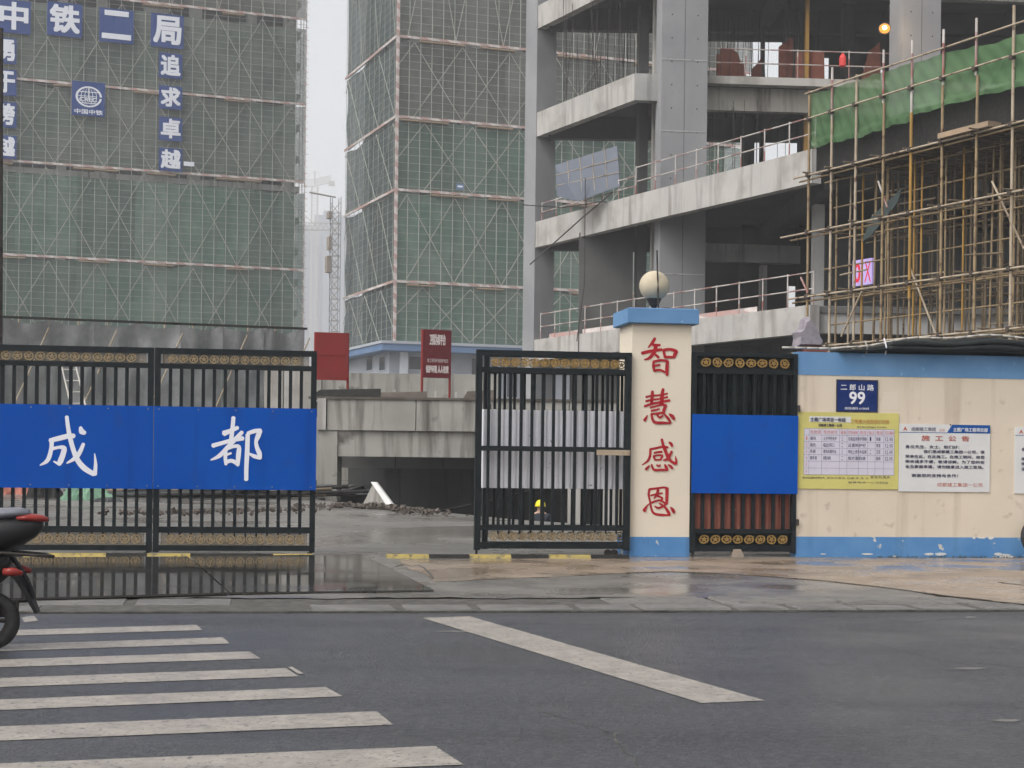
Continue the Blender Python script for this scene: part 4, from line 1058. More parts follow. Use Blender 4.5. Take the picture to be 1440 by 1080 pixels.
cb = MB(); q = [at(u, v, 39) for u, v in ((600, 722), (660, 710), (730, 694), (790, 680))]; cb.path(q, .02, 5); cb.build("cable", 'rubber', label="dark cable sloping across the mouth of the ramp", cat="cable")

# --- grey mesh screen behind the left gate
GS = Frame(at(425, 600, 58).x, 58, 20)
sL = GS.hit(-60, 600)[0]; zt = GS.hit(424, 459)[1]; ztl = zt
T = thing("mesh_screen", "grey debris netting on a scaffold screen behind the left gate", "screen", GS, (sL / 2, 0, .3))
rr = random.Random(2)
xs = np.linspace(sL, 0, 9)
for k, (a, c) in enumerate(zip(xs, xs[1:])):
    b = MB(GS); ph = rr.random() * 6
    b.grid(lambda p, q: (a + (c - a) * p + .01, .12 * math.sin(p * 7 + ph) * math.sin(q * 5 + ph) + .16 * math.sin((p * 1.4 + q) * 6 + ph * 2) + .08 * math.sin((q * 2 - p) * 9 + ph), .4 + (zt - .4 - .1 - .16 * math.sin(p * math.pi)) * q), 14, 14)
    b.build("netting", 'net_screen', T, smooth=True)
b = MB(GS)
b.box(sL, .1, -.2, -.12, zt - .13, zt - .05)
b.build("top_beam", 'rubber', T)
for i, s_ in enumerate(np.linspace(sL, 0, 13)):
    ipole("standard", 'steel_pole2', T, GS.w(s_, .22, .3), GS.w(s_, .22, zt), .03)
for z_ in (1.2, 3.0, 4.8, zt - .5): ipole("ledger", 'steel_pole2', T, GS.w(sL, .27, z_), GS.w(0, .27, z_), .028)
for k in range(5):
    s_ = sL + (k + .3) * (-sL / 5.2); ipole("brace", 'steel_pole2', T, GS.w(s_, -.16, .4), GS.w(s_ + 2.2, -.16, zt - .4), .026)
# aluminium ladder leaning there
A = at(70, 700, 50); T = thing("ladder", "pale metal ladder leaning against the grey netting behind the left gate", "ladder", W, (A.x, A.y, .4))
l0, l1 = (at(130, 640, 50), at(86, 512, 54)); m0, m1 = (at(152, 640, 50), at(106, 512, 54))
l0.z = l0.z - 1.2; m0.z = m0.z - 1.2
ipole("stile", 'pvc', T, l0, l1, .03); ipole("stile", 'pvc', T, m0, m1, .03)
for k in range(11):
    f = (k + .5) / 11; ipole("rung", 'pvc', T, l0.lerp(l1, f), m0.lerp(m1, f), .02)

# tan columns / wall right of the screen
T = thing("concrete_stub_wall", "unfinished tan concrete wall between grey netting and ramp portal", "wall", W, (at(410, 600, 50).x, 50, .4))
for u0, u1, v0, Y, m in ((372, 398, 520, 52, 'concrete_light'), (400, 424, 508, 51, 'concrete_light'), (424, 452, 520, 49.5, 'concrete_old'), (452, 700, 524, 62.6, 'concrete_old')):
    a, c = at(u0, v0, Y), at(u1, v0, Y); ibox("panel", m, T, W, a.x, c.x, Y, Y + .35, .3, a.z)
# heap of dark pipes, green tarp heap, debris
T = thing("pipe_pile", "pile of dark pipes and bars lying behind the left gate leaves", "pipe pile", W, (*gz(330, 712, .3)[:2], .3))
rr = random.Random(6)
for k in range(120):
    u = rr.uniform(170, 440); Y = rr.uniform(42, 46); a = at(u, 700, Y); L = rr.uniform(1.6, 3.4); an = rr.gauss(.05, .12)
    z_ = .34 + rr.random() ** 1.5 * .5 * (1 - abs(u - 330) / 190)
    ipole("pipe", rr.choice(['pipe_dark', 'pipe_dark', 'steel_pole_dark', 'rubber']), T, (a.x - L / 2, Y, max(.38, z_ - .1 * rr.random())), (a.x + L / 2 * math.cos(an), Y + L * math.sin(an), z_ + .1), rr.uniform(.03, .07))
def heap(name, u, v, w, h, Y, mat, label, cat, seed):
    c = at(u, v, Y); rr = random.Random(seed); b = MB()
    ph = [rr.random() * 6 for _ in range(6)]
    def fn(a, q):
        th = a * 2 * math.pi; r = 1 - q
        k = 1 + .16 * math.sin(3 * th + ph[0]) + .1 * math.sin(7 * th + ph[1]) + .07 * math.sin(13 * th + 9 * q + ph[2])
        hh = h * (1 - r ** 2) * (1 + .2 * math.sin(5 * th + ph[3] + 6 * r) * r + .12 * math.sin(11 * th + 14 * r) * r)
        return (c.x + w * r * k * math.cos(th), Y + w * .6 * r * k * math.sin(th), c.z + hh)
    b.grid(fn, 44, 12); return b.build(name, mat, label=label, cat=cat)
heap("tarp_heap", 118, 722, .85, .75, 40, 'green_tarp', "crumpled pale green tarpaulin heap behind the left gate", "tarpaulin", 3)
heap("tarp_heap", 148, 722, .6, .38, 39, 'pipe_dark', "dark tarpaulin heap just right of the green tarpaulin", "tarpaulin", 8)
heap("debris_heap", 62, 722, .55, .85, 41, 'rubber', "black debris heap left of the green tarpaulin", "debris", 9)
heap("debris_heap", 20, 720, .8, .7, 43, 'rust_red', "dark reddish debris heap behind the scooter", "debris", 10)
rubble("rubble", [gz(160, 722, .3), gz(260, 722, .3), gz(350, 720, .3), gz(440, 716, .3)], 160, .03, .10, .4, 'rubble', "small rubble scattered in front of the pipe pile", .06, 14)
# slim dark pole at the picture's left edge
q0 = at(-1, 775, 24.5); q1 = at(1, 40, 24.5)
b = MB(); b.tube((q0.x, 24.5, ztop(1.5)), (q1.x, 24.5, q1.z), .04, 8); b.build("utility_pole", 'dark_metal', label="thin dark pole at the left edge behind the gate", cat="pole")

# ================================================================== FAR: wrapped towers
def rect(b, fr, s0, s1, z0, z1, t): b.add([(s0, t, z0), (s1, t, z0), (s1, t, z1), (s0, t, z1)], [(0, 1, 2, 3)])

def tower_face(T, fr, s0, s1, zbase, ztop_, bands, netmats, bay, gaps, seed, lift=.6, per=4.4, planks=True, rw_corner=None):
    rr = random.Random(seed)
    zs = [zbase] + list(bands) + [ztop_]
    # netting, one sheet per section, slightly rumpled
    for k, (a, c) in enumerate(zip(zs, zs[1:])):
        top = c - (gaps.get(k, 0.05)); np_ = max(1, round((s1 - s0) / (bay * 5))); m = 10
        for q_ in range(np_):
            xa, xb = s0 + (s1 - s0) * q_ / np_, s0 + (s1 - s0) * (q_ + 1) / np_ + .08
            xb = min(xb, s1); n = 10; ph = rr.random() * 9; sag = rr.uniform(.0, .35) if rr.random() < .5 else 0; tt_ = .05 + .02 * (q_ % 2)
            b = MB(fr)
            b.grid(lambda p, q: (xa + (xb - xa) * p, tt_ + .06 * math.sin(p * 6 + ph) * math.sin(q * 9 + ph), a + .06 + (top - a - .06 - sag * math.sin(p * math.pi) + .06 * math.sin(p * 12 + ph)) * q), n, m)
            b.build("netting", netmats[min(k, len(netmats) - 1)], T)
    # poles: standards + ledgers (too thin to pick apart)
    b = MB(fr); r = .028
    x = s0
    while x <= s1 + .01:
        b.tube((x, -.03, zbase), (x, -.03, ztop_), r * (1.5 if planks else 1.0), 4); x += bay
    z = zbase
    while z < ztop_:
        b.tube((s0, -.06, z), (s1, -.06, z), r * (.62 if planks else .4), 4); z += lift
    b.build("scaffold_poles", 'pole_far', T, kind='stuff')
    # cross braces per section
    b = MB(fr)
    for a, c in zip(zs, zs[1:]):
        n = int((s1 - s0) / per) + 2; off = rr.random() * per * .6
        for i in range(-1, n):
            for sg in (1, -1):
                xa, xb = s0 + off + i * per, s0 + off + (i + sg) * per; za, zb = c - .3, a + .2
                if xb < s0:
                    k = (s0 - xa) / (xb - xa); xb = s0; zb = za + (zb - za) * k
                if xb > s1:
                    k = (s1 - xa) / (xb - xa); xb = s1; zb = za + (zb - za) * k
                if s0 <= xa <= s1: b.tube((xa, -.11, za), (xb, -.11, zb), .034, 4)
    b.build("cross_braces", 'brace_far' if planks else 'pole_far', T, kind='stuff')
    # toe boards
    for z in bands:
        MB(fr).box(s0, s1, -.22, -.16, z - .02, z + .19).build("toe_board", 'toe', T)
        if planks:
            for q in range(int((s1 - s0) / 7)):
                x0 = s0 + 7 * q + rr.random() * 3; MB(fr).box(x0, x0 + rr.uniform(2, 4.5), -.34, .5, z - .22, z - .12).build("plank", 'plank', T)
    return T

def tower_core(T, fr, s0, s1, d0, d1, z0, z1, storey, cols, mat='shell_far'):
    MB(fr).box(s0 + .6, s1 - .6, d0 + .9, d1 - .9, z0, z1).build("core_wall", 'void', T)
    z = z0; 
    b = MB(fr)
    while z < z1:
        b.box(s0, s1, d0, d1, z, z + .55); z += storey
    b.build("floor_slabs", mat, T)
    b = MB(fr); x = s0 + .3
    k = 0
    while x < s1 - .8:
        w = (.9, 2.3, 1.2, .9)[k % 4]; b.box(x, x + w, d0 + .06, d0 + .85, z0, z1); x += w + cols * (1.0, .6, 1.3, .8)[k % 4]; k += 1
    y = d0 + 2
    while y < d1 - 1:
        b.box(s0 + .05, s0 + .58, y, y + 1.1, z0, z1); b.box(s1 - .58, s1 - .05, y, y + 1.1, z0, z1); y += cols
    b.build("wall_piers", mat, T)

# left tower
T1 = Frame(at(424, 640, 160).x, 160, 20.8)
zv = lambda v, u=420: T1.hit(u, v)[1]
sL = T1.hit(-160, 640)[0]
tw = thing("wrapped_tower", "left high-rise wrapped in green-grey netting and carrying blue character signs", "tower", T1, (sL / 2, 9, 0))
bands = [zv(502), zv(381), zv(257), zv(148), zv(28)]
tower_core(tw, T1, sL, -.2, 1.4, 20, 0, 62, 3.05, 3.4)
tower_face(tw, T1, sL, 0, 0.2, 62, bands, ['net_green', 'net_green', 'net_green', 'net_mix', 'net_mix', 'net_grey'], 1.12, {2: .95, 4: .8}, 21, lift=.62, per=4.45)
S1 = Frame(T1.x, T1.y, 20.8 - 90)     # right end
b = MB(T1)
for z in np.arange(.6, 62, .62): b.tube((-.2, .0, z), (.28, .0, z + .0), .03, 4)
for y in (0, 1.2, 2.4): b.tube((.0, y, 0), (.0, y, 62), .045, 5)
b.build("end_poles", 'toe', tw, kind='stuff')

# middle tower
T2 = Frame(at(553, 640, 138).x, 138, 20.5); T2S = Frame(T2.x, T2.y, 20.5 - 90)
zv = lambda v, u=553: T2.hit(u, v)[1]
sR = T2.hit(1052, 640)[0]; dS = -T2S.hit(482, 640)[0]
tw2 = thing("wrapped_tower", "middle high-rise wrapped in grey and green netting behind the concrete frame", "tower", T2, (sR / 2, 9, 0))
zb2 = zv(481)
bands = [zv(397), zv(268), zv(165), zv(52)]
tower_core(tw2, T2, 1.3, sR - 1, 1.4, dS - 1, 0, 58, 3.05, 3.6)
tower_face(tw2, T2, 0, sR, zb2, 58, bands, ['net_green', 'net_green', 'net_green', 'net_grey', 'net_grey'], 1.0, {2: .1, 4: .5}, 5, lift=.66, per=4.3)
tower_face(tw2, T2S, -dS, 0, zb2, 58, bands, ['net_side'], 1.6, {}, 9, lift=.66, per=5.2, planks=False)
b = MB(T2); b.box(-.2, .06, -.24, -.1, zb2, 58); b.build("corner_post", 'toe', tw2)
# podium of the middle tower: canopy, pale walls, windows
zc0, zc1 = zv(494.5), zv(481)
b = MB(T2); b.box(-1.6, sR, -1.8, dS, zc0, zc1 - .25); b.build("canopy", 'canopy_blue', tw2)
b = MB(T2); b.box(-1.7, sR, -1.9, dS, zc1 - .248, zc1 - .02); b.build("canopy_edge", 'wall_pale', tw2)
b = MB(T2); b.box(-.4, sR - .4, .2, dS - .2, 0, zc0 - .001); b.build("podium_wall", 'wall_pale', tw2)
for u0, u1, v0, v1 in ((574, 593, 500, 521), (602, 618, 501, 522), (662, 673, 503, 560), (690, 700, 505, 530), (712, 728, 505, 560), (752, 768, 505, 560)):
    a, z1 = T2.hit(u0, v0, .19); c, z0 = T2.hit(u1, v1, .19)
    w = MB(T2).box(a, c, .12, .19, z0, z1).build("window", 'wall_pale', tw2)
    MB(T2).box(a + .08, c - .08, .115, .119, z0 + .08, z1 - .08).build("pane", 'glass_dark', w)
for u0, u1, v0, v1 in ((516, 525, 502, 521), (534, 543, 502, 521)):
    a, z1 = T2S.hit(u0, v0, -.4); c, z0 = T2S.hit(u1, v1, -.4)
    w = MB(T2S).box(a, c, -.47, -.39, z0, z1).build("window", 'wall_pale', tw2)
    MB(T2S).box(a + .15, c - .15, -.475, -.471, z0 + .08, z1 - .08).build("pane", 'glass_dark', w)
a = T2.hit(562, 500, .19)[0]; c = T2.hit(572, 500, .19)[0]; MB(T2).box(a, c, -.2, .19, 0, zc0 - .01).build("podium_column", 'sign_white', tw2)
# construction hoist at the left edge of the middle tower
a, z1 = T2S.hit(474, 390, -1.2); 
hs_ = T2S.hit(481, 400, -.8)[0]
hf = thing("hoist_mast", "lattice hoist mast on the left side of the middle tower", "hoist", T2S, (hs_, -1.4, 0))
zmax = T2S.hit(478, 275, -1.4)[1]
for dx, dy in ((-.4, -1.9), (.4, -1.9), (-.4, -1.1), (.4, -1.1)): ipole("chord", 'wall_pale', hf, T2S.w(hs_ + dx, dy, 0), T2S.w(hs_ + dx, dy, zmax), .045)
b = MB(T2S); z = 0
while z < zmax - 1: 
    for (x0, y0), (x1, y1) in (((-.4, -1.9), (.4, -1.9)), ((.4, -1.9), (.4, -1.1)), ((-.4, -1.1), (-.4, -1.9))):
        b.tube((hs_ + x0, y0, z), (hs_ + x1, y1, z + 1), .028, 4); b.tube((hs_ + x0, y0, z), (hs_ + x1, y1, z), .028, 4)
    z += 1.0
b.build("lacing", 'hoist_brown', hf, kind='stuff')
zc_ = T2S.hit(478, 345, -1.4)[1]
for k, (h0, h1, yy) in enumerate(((-2.4, -.9, -2.35), (-.3, .9, -2.2), (2.6, 3.2, -2.25))):
    b = MB(T2S); b.box(hs_ - .45, hs_ + .45, yy, -1.95, zc_ + h0, zc_ + h1); b.build("cage", 'hoist_brown', hf)
ipole("jib", 'crane', hf, T2S.w(hs_, -1.5, zmax), T2S.w(hs_, -4.0, zmax + .3), .08)

# ------------------------------------------------------------------ character signs hung on the left tower
def tower_sign(u0, v0, u1, v1, ch, label, group, cut=None):
    t = -.45
    a, z1 = T1.hit(u0, v0, t); c, z0 = T1.hit(u1, v1, t); um = (u0 + u1) / 2
    z1 = T1.hit(um, v0, t)[1]; z0 = T1.hit(um, v1, t)[1]
    T = thing("character_sign", label, "sign", T1, ((a + c) / 2, t, z0), group)
    p = MB(T1).box(a, c, t, t + .12, z0, z1).build("panel", 'sign_blue', T)
    w, h = c - a, z1 - z0
    b = MB(T1); m = .06
    b.text(ch, a + w * .07, c - w * .07, z0 + (h * .38 if ch == '二' and False else h * .1), z1 - h * .06, t - .03, .045, 4)
    b.build("character", 'sign_white', p)
ORD = {"追": "topmost", "勇": "topmost", "求": "second from top", "于": "second from top", "卓": "third from top", "跨": "third from top", "越": "lowest"}
g1 = "large blue character signs on the left tower"; g2 = "small blue character signs on the left tower"
tower_sign(-4, 0, 43, 46.5, "中", "large blue character sign at the left end of the top row, cut by the edge", g1)
tower_sign(66.5, 4, 115.5, 51, "铁", "large blue character sign, second from left in the tower's top row", g1)
tower_sign(140, 12.5, 187.5, 60, "二", "large blue sign of two white bars, third in the tower's top row", g1)
tower_sign(212.5, 20, 258, 67, "局", "large blue character sign at the right end of the tower's top row", g1)
for v0, v1, ch in ((75, 110, "追"), (121, 153.5, "求"), (165, 198, "卓"), (208.5, 240.5, "越")):
    tower_sign(224, v0, 256, v1, ch, "small blue character sign, %s of the four in the right-hand column" % ORD[ch], g2)
for v0, v1, ch in ((53, 89, "勇"), (97.5, 134, "于"), (143, 179, "跨"), (190, 223, "越")):
    tower_sign(-8, v0, 23, v1, ch, "small blue character sign, %s of the four cut by the left edge" % ORD[ch], g2)
# emblem sign
t = -.45
a, _ = T1.hit(101, 140, t); c, _ = T1.hit(147.5, 140, t); z1 = T1.hit(124, 115, t)[1]; z0 = T1.hit(124, 163, t)[1]
T = thing("emblem_sign", "blue sign with white globe emblem on the left tower", "sign", T1, ((a + c) / 2, t, z0))
p = MB(T1).box(a, c, t, t + .12, z0, z1).build("panel", 'sign_blue', T)
w, h = c - a, z1 - z0; cx, cz = a + w * .51, z1 - h * .44
b = MB(T1); tt = t - .02
def arc(rx0, rz0, rx1, rz1, a0, a1, n=40, t_=tt):
    pts = []
    for i in range(n + 1):
        k = a0 + (a1 - a0) * i / n; pts += [(cx + rx0 * math.cos(k), t_, cz + rz0 * math.sin(k)), (cx + rx1 * math.cos(k), t_, cz + rz1 * math.sin(k))]
    b.add(pts, [(2 * i, 2 * i + 1, 2 * i + 3, 2 * i + 2) for i in range(n)])
rx, rz = w * .40, h * .305
arc(rx, rz, rx * .83, rz * .86, .04, 2 * math.pi - .13)
for k in (.33, .62): arc(rx * k, rz * .84, rx * k - w * .022, rz * .84, 0, 2 * math.pi, 30, tt - .01)
for zz in (.45, -.62): 
    hw = rx * .8 * math.sqrt(max(0, 1 - (zz * 1.0) ** 2)); b.box(cx - hw, cx + hw, tt - .02, tt - .015, cz + zz * rz - h * .012, cz + zz * rz + h * .012)
b.box(cx - w * .018, cx + w * .018, tt - .025, tt - .021, cz - rz * .3, cz + rz * .84)
b.box(cx - rx * .8, cx + rx * .62, tt - .03, tt - .027, cz + .02 * rz, cz + .08 * rz)
b.text("CREC", cx - rx * .72, cx + rx * .62, cz - rz * .48, cz - .06 * rz, tt - .03, .05, 3)
b.build("emblem", 'sign_white', p)
b = MB(T1); b.text("中国中铁", a + w * .08, c - w * .06, z0 + h * .05, z0 + h * .19, tt, .03, 3); b.build("lettering", 'sign_white', p)
# tiny plates
a, z1 = T1.hit(258.5, 227, t); c, z0 = T1.hit(273, 234, t); b = MB(T1); b.box(a, c, t, t + .05, z0, z1); b.build("small_plate", 'sign_white', label="tiny pale plate at the foot of the right-hand character column", cat="sign")
a, z1 = T2.hit(642, 258, -.4); c, z0 = T2.hit(652, 267, -.4); T = b = MB(T2); b.box(a, c, -.4, -.35, z0, z1); o = b.build("small_plate", 'canopy_blue', label="tiny blue and white plate on the middle tower", cat="sign")
MB(T2).box(a + .1, c - .1, -.42, -.402, z0 + .2, z0 + .34).build("white_mark", 'sign_white', o)

# ------------------------------------------------------------------ far hazy city between the towers
T = thing("far_building", "pale high-rise almost lost in haze between the towers", "building", W, (at(452, 640, 1200).x, 1200, 0))
def fb(u0, u1, v, Y, nm="block"):
    a, c = at(u0, v, Y), at(u1, v, Y); return ibox(nm, 'far_building', T, W, a.x, c.x, Y, Y + 40, -.05, a.z)
fb(415, 442, 316, 1215); fb(442.2, 500, 302, 1205); fb(455, 468, 296, 1203, "roof_block")
for k in range(8):
    a = at(425 + 6.5 * k, 330 + (k % 2) * 2, 1200); ibox("window_strip", 'far_window', T, W, a.x - .7, a.x + .7, 1203.8 if k > 2 else 1214, 1204.6 if k > 2 else 1214.6, 5, a.z)
def crane(um, vtop, vbase, Y, jib, cj, label, th=.06, tower_w=1.8):
    a = at(um, vtop, Y); vj = at(um, vbase, Y).z
    T = thing("tower_crane", label, "crane", W, (a.x, Y, 0), "tower cranes in the haze")
    b = MB(); hw = tower_w / 2
    for dx, dy in ((-hw, -hw), (hw, -hw), (hw, hw), (-hw, hw)): b.tube((a.x + dx, Y + dy, 0), (a.x + dx, Y + dy, vj), th * 2, 4)
    z = 0
    while z < vj - 2:
        b.tube((a.x - hw, Y - hw, z), (a.x + hw, Y - hw, z + 2), th, 4); b.tube((a.x + hw, Y - hw, z), (a.x - hw, Y - hw, z + 2), th, 4); z += 2
    b.build("mast", 'crane', T)
    b = MB(); b.tube((a.x, Y, vj), (a.x, Y, a.z), th * 3, 4); b.build("cat_head", 'crane', T)
    for nm, ue in (("jib", jib), ("counter_jib", cj)):
        e = at(ue[0], ue[1], Y); b = MB(); n = 12
        o0 = Vector((a.x, Y, vj)); 
        for q in range(n):
            f0, f1 = q / n, (q + 1) / n; p0, p1 = o0.lerp(e, f0), o0.lerp(e, f1)
            up = Vector((0, 0, Y * .0042))
            for dy in (-.6, .6): b.tube(p0 + Vector((0, dy, 0)), p1 + Vector((0, dy, 0)), th * 1.4, 4)
            b.tube(p0 + up, p1 + up, th * 1.4, 4); b.tube(p0, (p0 + p1) / 2 + up, th, 4); b.tube((p0 + p1) / 2 + up, p1, th, 4)
        b.build(nm, 'crane', T)
        MB().tube((a.x, Y, a.z), o0.lerp(e, .7), th, 4).build("tie_bar", 'crane', T)
    e = at(cj[0], cj[1], Y); b = MB(); b.box(e.x - 1.5, e.x + 2.0, Y - .8, Y + .8, e.z - 2.4, e.z + .6); b.build("counterweight", 'crane', T)
crane(443, 240, 262, 1000, (405, 264), (466, 256), "faint tower crane in the haze, upper one between the towers", .16, 3.6)
crane(385, 260, 322, 520, (478, 324), (330, 322), "tower crane whose lattice jib crosses between the towers", .13, 1.8)

# ================================================================== UNFINISHED CONCRETE FRAME
A = at(741, 640, 75.4); B = at(886, 640, 67.0); C = at(1137, 640, 56.6)
A.z = B.z = C.z = 0
FL = [0.3, 6.9, 12.3, 17.3, 22.2]
CB = thing("concrete_frame_building", "unfinished grey concrete frame building with open floors and big columns", "building", W, (8, 70, 0))
def beam(a, c, ztop_, depth, th, mat='concrete_light', name='edge_beam', side=1, parent=CB):
    a, c = Vector((a[0], a[1], 0)), Vector((c[0], c[1], 0)); d = (c - a).normalized(); n = Vector((-d.y, d.x, 0)) * th * side
    lo, hi = Vector((0, 0, ztop_ - depth)), Vector((0, 0, ztop_))
    return MB().hexa([a + lo, c + lo, c + n + lo, a + n + lo, a + hi, c + hi, c + n + hi, a + n + hi]).build(name, mat, parent)
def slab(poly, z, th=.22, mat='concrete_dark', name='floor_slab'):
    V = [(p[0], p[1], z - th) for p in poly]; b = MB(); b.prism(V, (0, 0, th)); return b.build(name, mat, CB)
XR = 27.0
Bf = Vector((B.x + .02, B.y, 0)); Ff = Vector((XR, B.y + 1.6, 0))        # front line of the upper floors
BK = 74.4
Bl = Vector((A.x + .3, BK + 2.0, 0)); Br = Vector((XR, BK + 2.0, 0))
C2 = at(1122, 640, 57.6); C2.z = 0; Cr = Vector((XR, 56.6, 0))
low = [(A.x + .2, A.y - .1), (B.x + .15, B.y + .15), (C.x - .1, C.y + .3), (XR, C.y + .3), (XR, BK + 2), (A.x + .4, BK + 2)]
up = [(A.x + .2, A.y - .1), (B.x + .2, B.y + .3), (XR, Ff.y + .3), (XR, BK + 2), (A.x + .4, BK + 2)]
for i, z in enumerate(FL[1:]):
    poly = low if i < 2 else up
    slab(poly, z - .02)
    dp = (.95, 1.18, 1.1, 1.05)[i]
    beam(A, B, z, dp, .4, 'concrete_light', side=1)
    if i < 2:
        beam(B, C, z, dp if i == 1 else .98, .4, 'concrete_light', side=1)
        if i == 0: beam(C + Vector((.05, .35, 0)), Vector((XR, C.y + .9, 0)), z - .002, dp, .4, 'concrete', side=1)
    else:
        beam(Bf, Bf.lerp(Ff, .055), z - .003, dp, .5, 'concrete', side=1)
        beam(Bf.lerp(Ff, .10), Ff, z - .002, .32, .5, 'concrete_light', side=1)
        beam(Bf.lerp(Ff, .10) + Vector((0, .6, 0)), Ff + Vector((0, .6, 0)), z - .34, .95, .4, 'concrete_old', side=1)
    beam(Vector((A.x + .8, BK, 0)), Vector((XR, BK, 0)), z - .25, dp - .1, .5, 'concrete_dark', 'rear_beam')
    for q in (.3, .55, .8):
        xx = B.x + (XR - B.x) * q; beam((xx, (C.y if i < 2 else B.y) + 2.2), (xx, BK - .02), z - .25, .8, .4, 'concrete_dark', 'cross_beam')
# columns
d = (B - A).normalized(); nrm = Vector((-d.y, d.x, 0))
for k, (o_, wd_, dp_) in enumerate(((.0, 1.15, 1.0),)):
    p = A - d * .55
    b = MB(); q = [p, p + d * wd_, p + d * wd_ + nrm * dp_, p + nrm * dp_]; q = [v - nrm * .03 for v in q]
    b.prism([v + Vector((0, 0, 0)) for v in q], (0, 0, 30)); b.build("column", 'concrete_col', CB)
def fcol(u0, u1, Y, dep, z0, z1, mat='concrete_col', yaw=4):
    a, c = at(u0, 640, Y), at(u1, 640, Y); fr = Frame(a.x, a.y, yaw); w = c.x - a.x
    return MB(fr).box(0, w, 0, dep, z0, z1).build("column", mat, CB)
fcol(924, 990, 66.3, 1.1, 0, 30, yaw=7)
fcol(1262, 1318, 65.5, 1.5, 0, 30, yaw=7)
fcol(893, 906, 71, .9, 0, 30, 'concrete_dark'); fcol(1180, 1196, 73, .6, 0, 30, 'concrete_dark')
for u in (1040, 1120, 1215, 1330, 1400): fcol(u, u + 16, BK - .9, .6, 0, 17, 'concrete_dark')
fcol(1064, 1069, BK - .3, .25, 12.3, 22, 'concrete_dark'); fcol(1126, 1131, 69, .2, 12.3, 30, 'pole_yellow')
# formwork joints on the big column
for z in np.arange(3.2, 30, 2.9):
    a, c = at(924, 640, 66.3), at(990, 640, 66.3); fr = Frame(a.x, a.y, 7)
    MB(fr).box(.01, c.x - a.x - .01, -.012, -.001, z, z + .05).build("formwork_joint", 'concrete', CB)
a, c = at(925, 640, 67.6), at(1122, 640, 68.5); MB().hexa([(a.x, a.y, 9.75), (c.x, c.y, 9.75), (c.x, c.y + .4, 9.75), (a.x, a.y + .4, 9.75), (a.x, a.y, 10.5), (c.x, c.y, 10.5), (c.x, c.y + .4, 10.5), (a.x, a.y + .4, 10.5)]).build("mezzanine_beam", 'concrete', CB)
fcol(1067, 1076, 69, .4, 6.9, 9.75, 'concrete'); fcol(1142, 1156, 60.5, .5, 6.9, 11, 'concrete'); fcol(913, 919, 69.2, .5, .3, 30, 'concrete_light')
for (u0, u1, Yc) in ((924, 990, 66.3), (1262, 1318, 65.5)):
    a, c = at(u0, 640, Yc), at(u1, 640, Yc); fr = Frame(a.x, a.y, 7); w_ = c.x - a.x
    for z in np.arange(12.9, 22, .95):
        for f_ in (.22, .78): ipole("tie_hole", 'rubber', CB, fr.w(w_ * f_, -.004, z), fr.w(w_ * f_, .01, z), .03)
    MB(fr).box(w_ * .5 - .012, w_ * .5 + .012, -.006, -.001, 6, 24).build("formwork_joint", 'concrete_dark', CB)
# rear walls
def rwall(u0, u1, z0, z1, Y, mat='concrete_dark'):
    a, c = at(u0, 640, Y), at(u1, 640, Y); return ibox("rear_wall", mat, CB, W, a.x, c.x, Y, Y + .25, z0, z1)
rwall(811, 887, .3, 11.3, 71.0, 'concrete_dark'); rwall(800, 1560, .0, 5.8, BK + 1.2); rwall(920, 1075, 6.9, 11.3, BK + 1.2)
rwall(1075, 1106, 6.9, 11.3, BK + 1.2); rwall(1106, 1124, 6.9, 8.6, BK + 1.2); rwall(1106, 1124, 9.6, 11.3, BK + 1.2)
rwall(1150, 1700, .3, 10.4, 64, 'concrete_shade'); MB().box(XR + .01, XR + .25, 57, BK + 2, .3, 22).build('light_blocking_wall', 'concrete_dark', CB); rwall(1124, 1560, 6.9, 11.2, BK + 1.2); rwall(1126, 1560, 12.3, 16.1, BK + 1.2)  # first wall's dark colour stands for interior shade; end wall added to block light
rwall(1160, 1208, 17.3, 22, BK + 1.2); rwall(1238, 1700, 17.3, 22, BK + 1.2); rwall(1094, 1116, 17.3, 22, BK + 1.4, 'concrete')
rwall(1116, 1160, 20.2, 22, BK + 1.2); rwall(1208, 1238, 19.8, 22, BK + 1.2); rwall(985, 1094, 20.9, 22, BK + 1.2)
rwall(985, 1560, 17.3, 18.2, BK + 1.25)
# vertical rebar and hanging cables in the open floors (too many to count)
b = MB(); rr = random.Random(12)
for k in range(46):
    u = rr.uniform(790, 905); Y = rr.uniform(69, 74); p = at(u, 100, Y)
    z0 = 17.3; b.tube((p.x, Y, z0), (p.x + rr.gauss(0, .1), Y, z0 + rr.uniform(2, 4.6)), .016, 4)
for k in range(40):
    u = rr.uniform(995, 1150); Y = rr.uniform(68.5, 73.5); p = at(u, 60, Y); b.tube((p.x, Y, 17.3), (p.x + rr.gauss(0, .12), Y, 17.3 + rr.uniform(2.5, 4.0)), .014, 4)
for k in range(10):
    u = rr.uniform(985, 1110); Y = rr.uniform(66, 72); p = at(u, 240, Y); b.tube((p.x, Y, 12.3), (p.x, Y, 16.3), .014, 4)
b.build("rebar", 'dark_metal', CB, kind='stuff')
for pth, r_ in (([at(745, 372, 66), at(820, 305, 66), at(862, 270, 66.5)], .03), ([at(811, 480, 69), at(822, 400, 69), at(823, 250, 69)], .02), ([at(735, 288, 66), at(790, 292, 66), at(850, 283, 66)], .02)):
    MB().path(pth, r_, 5).build("cable", 'dark_metal', CB)

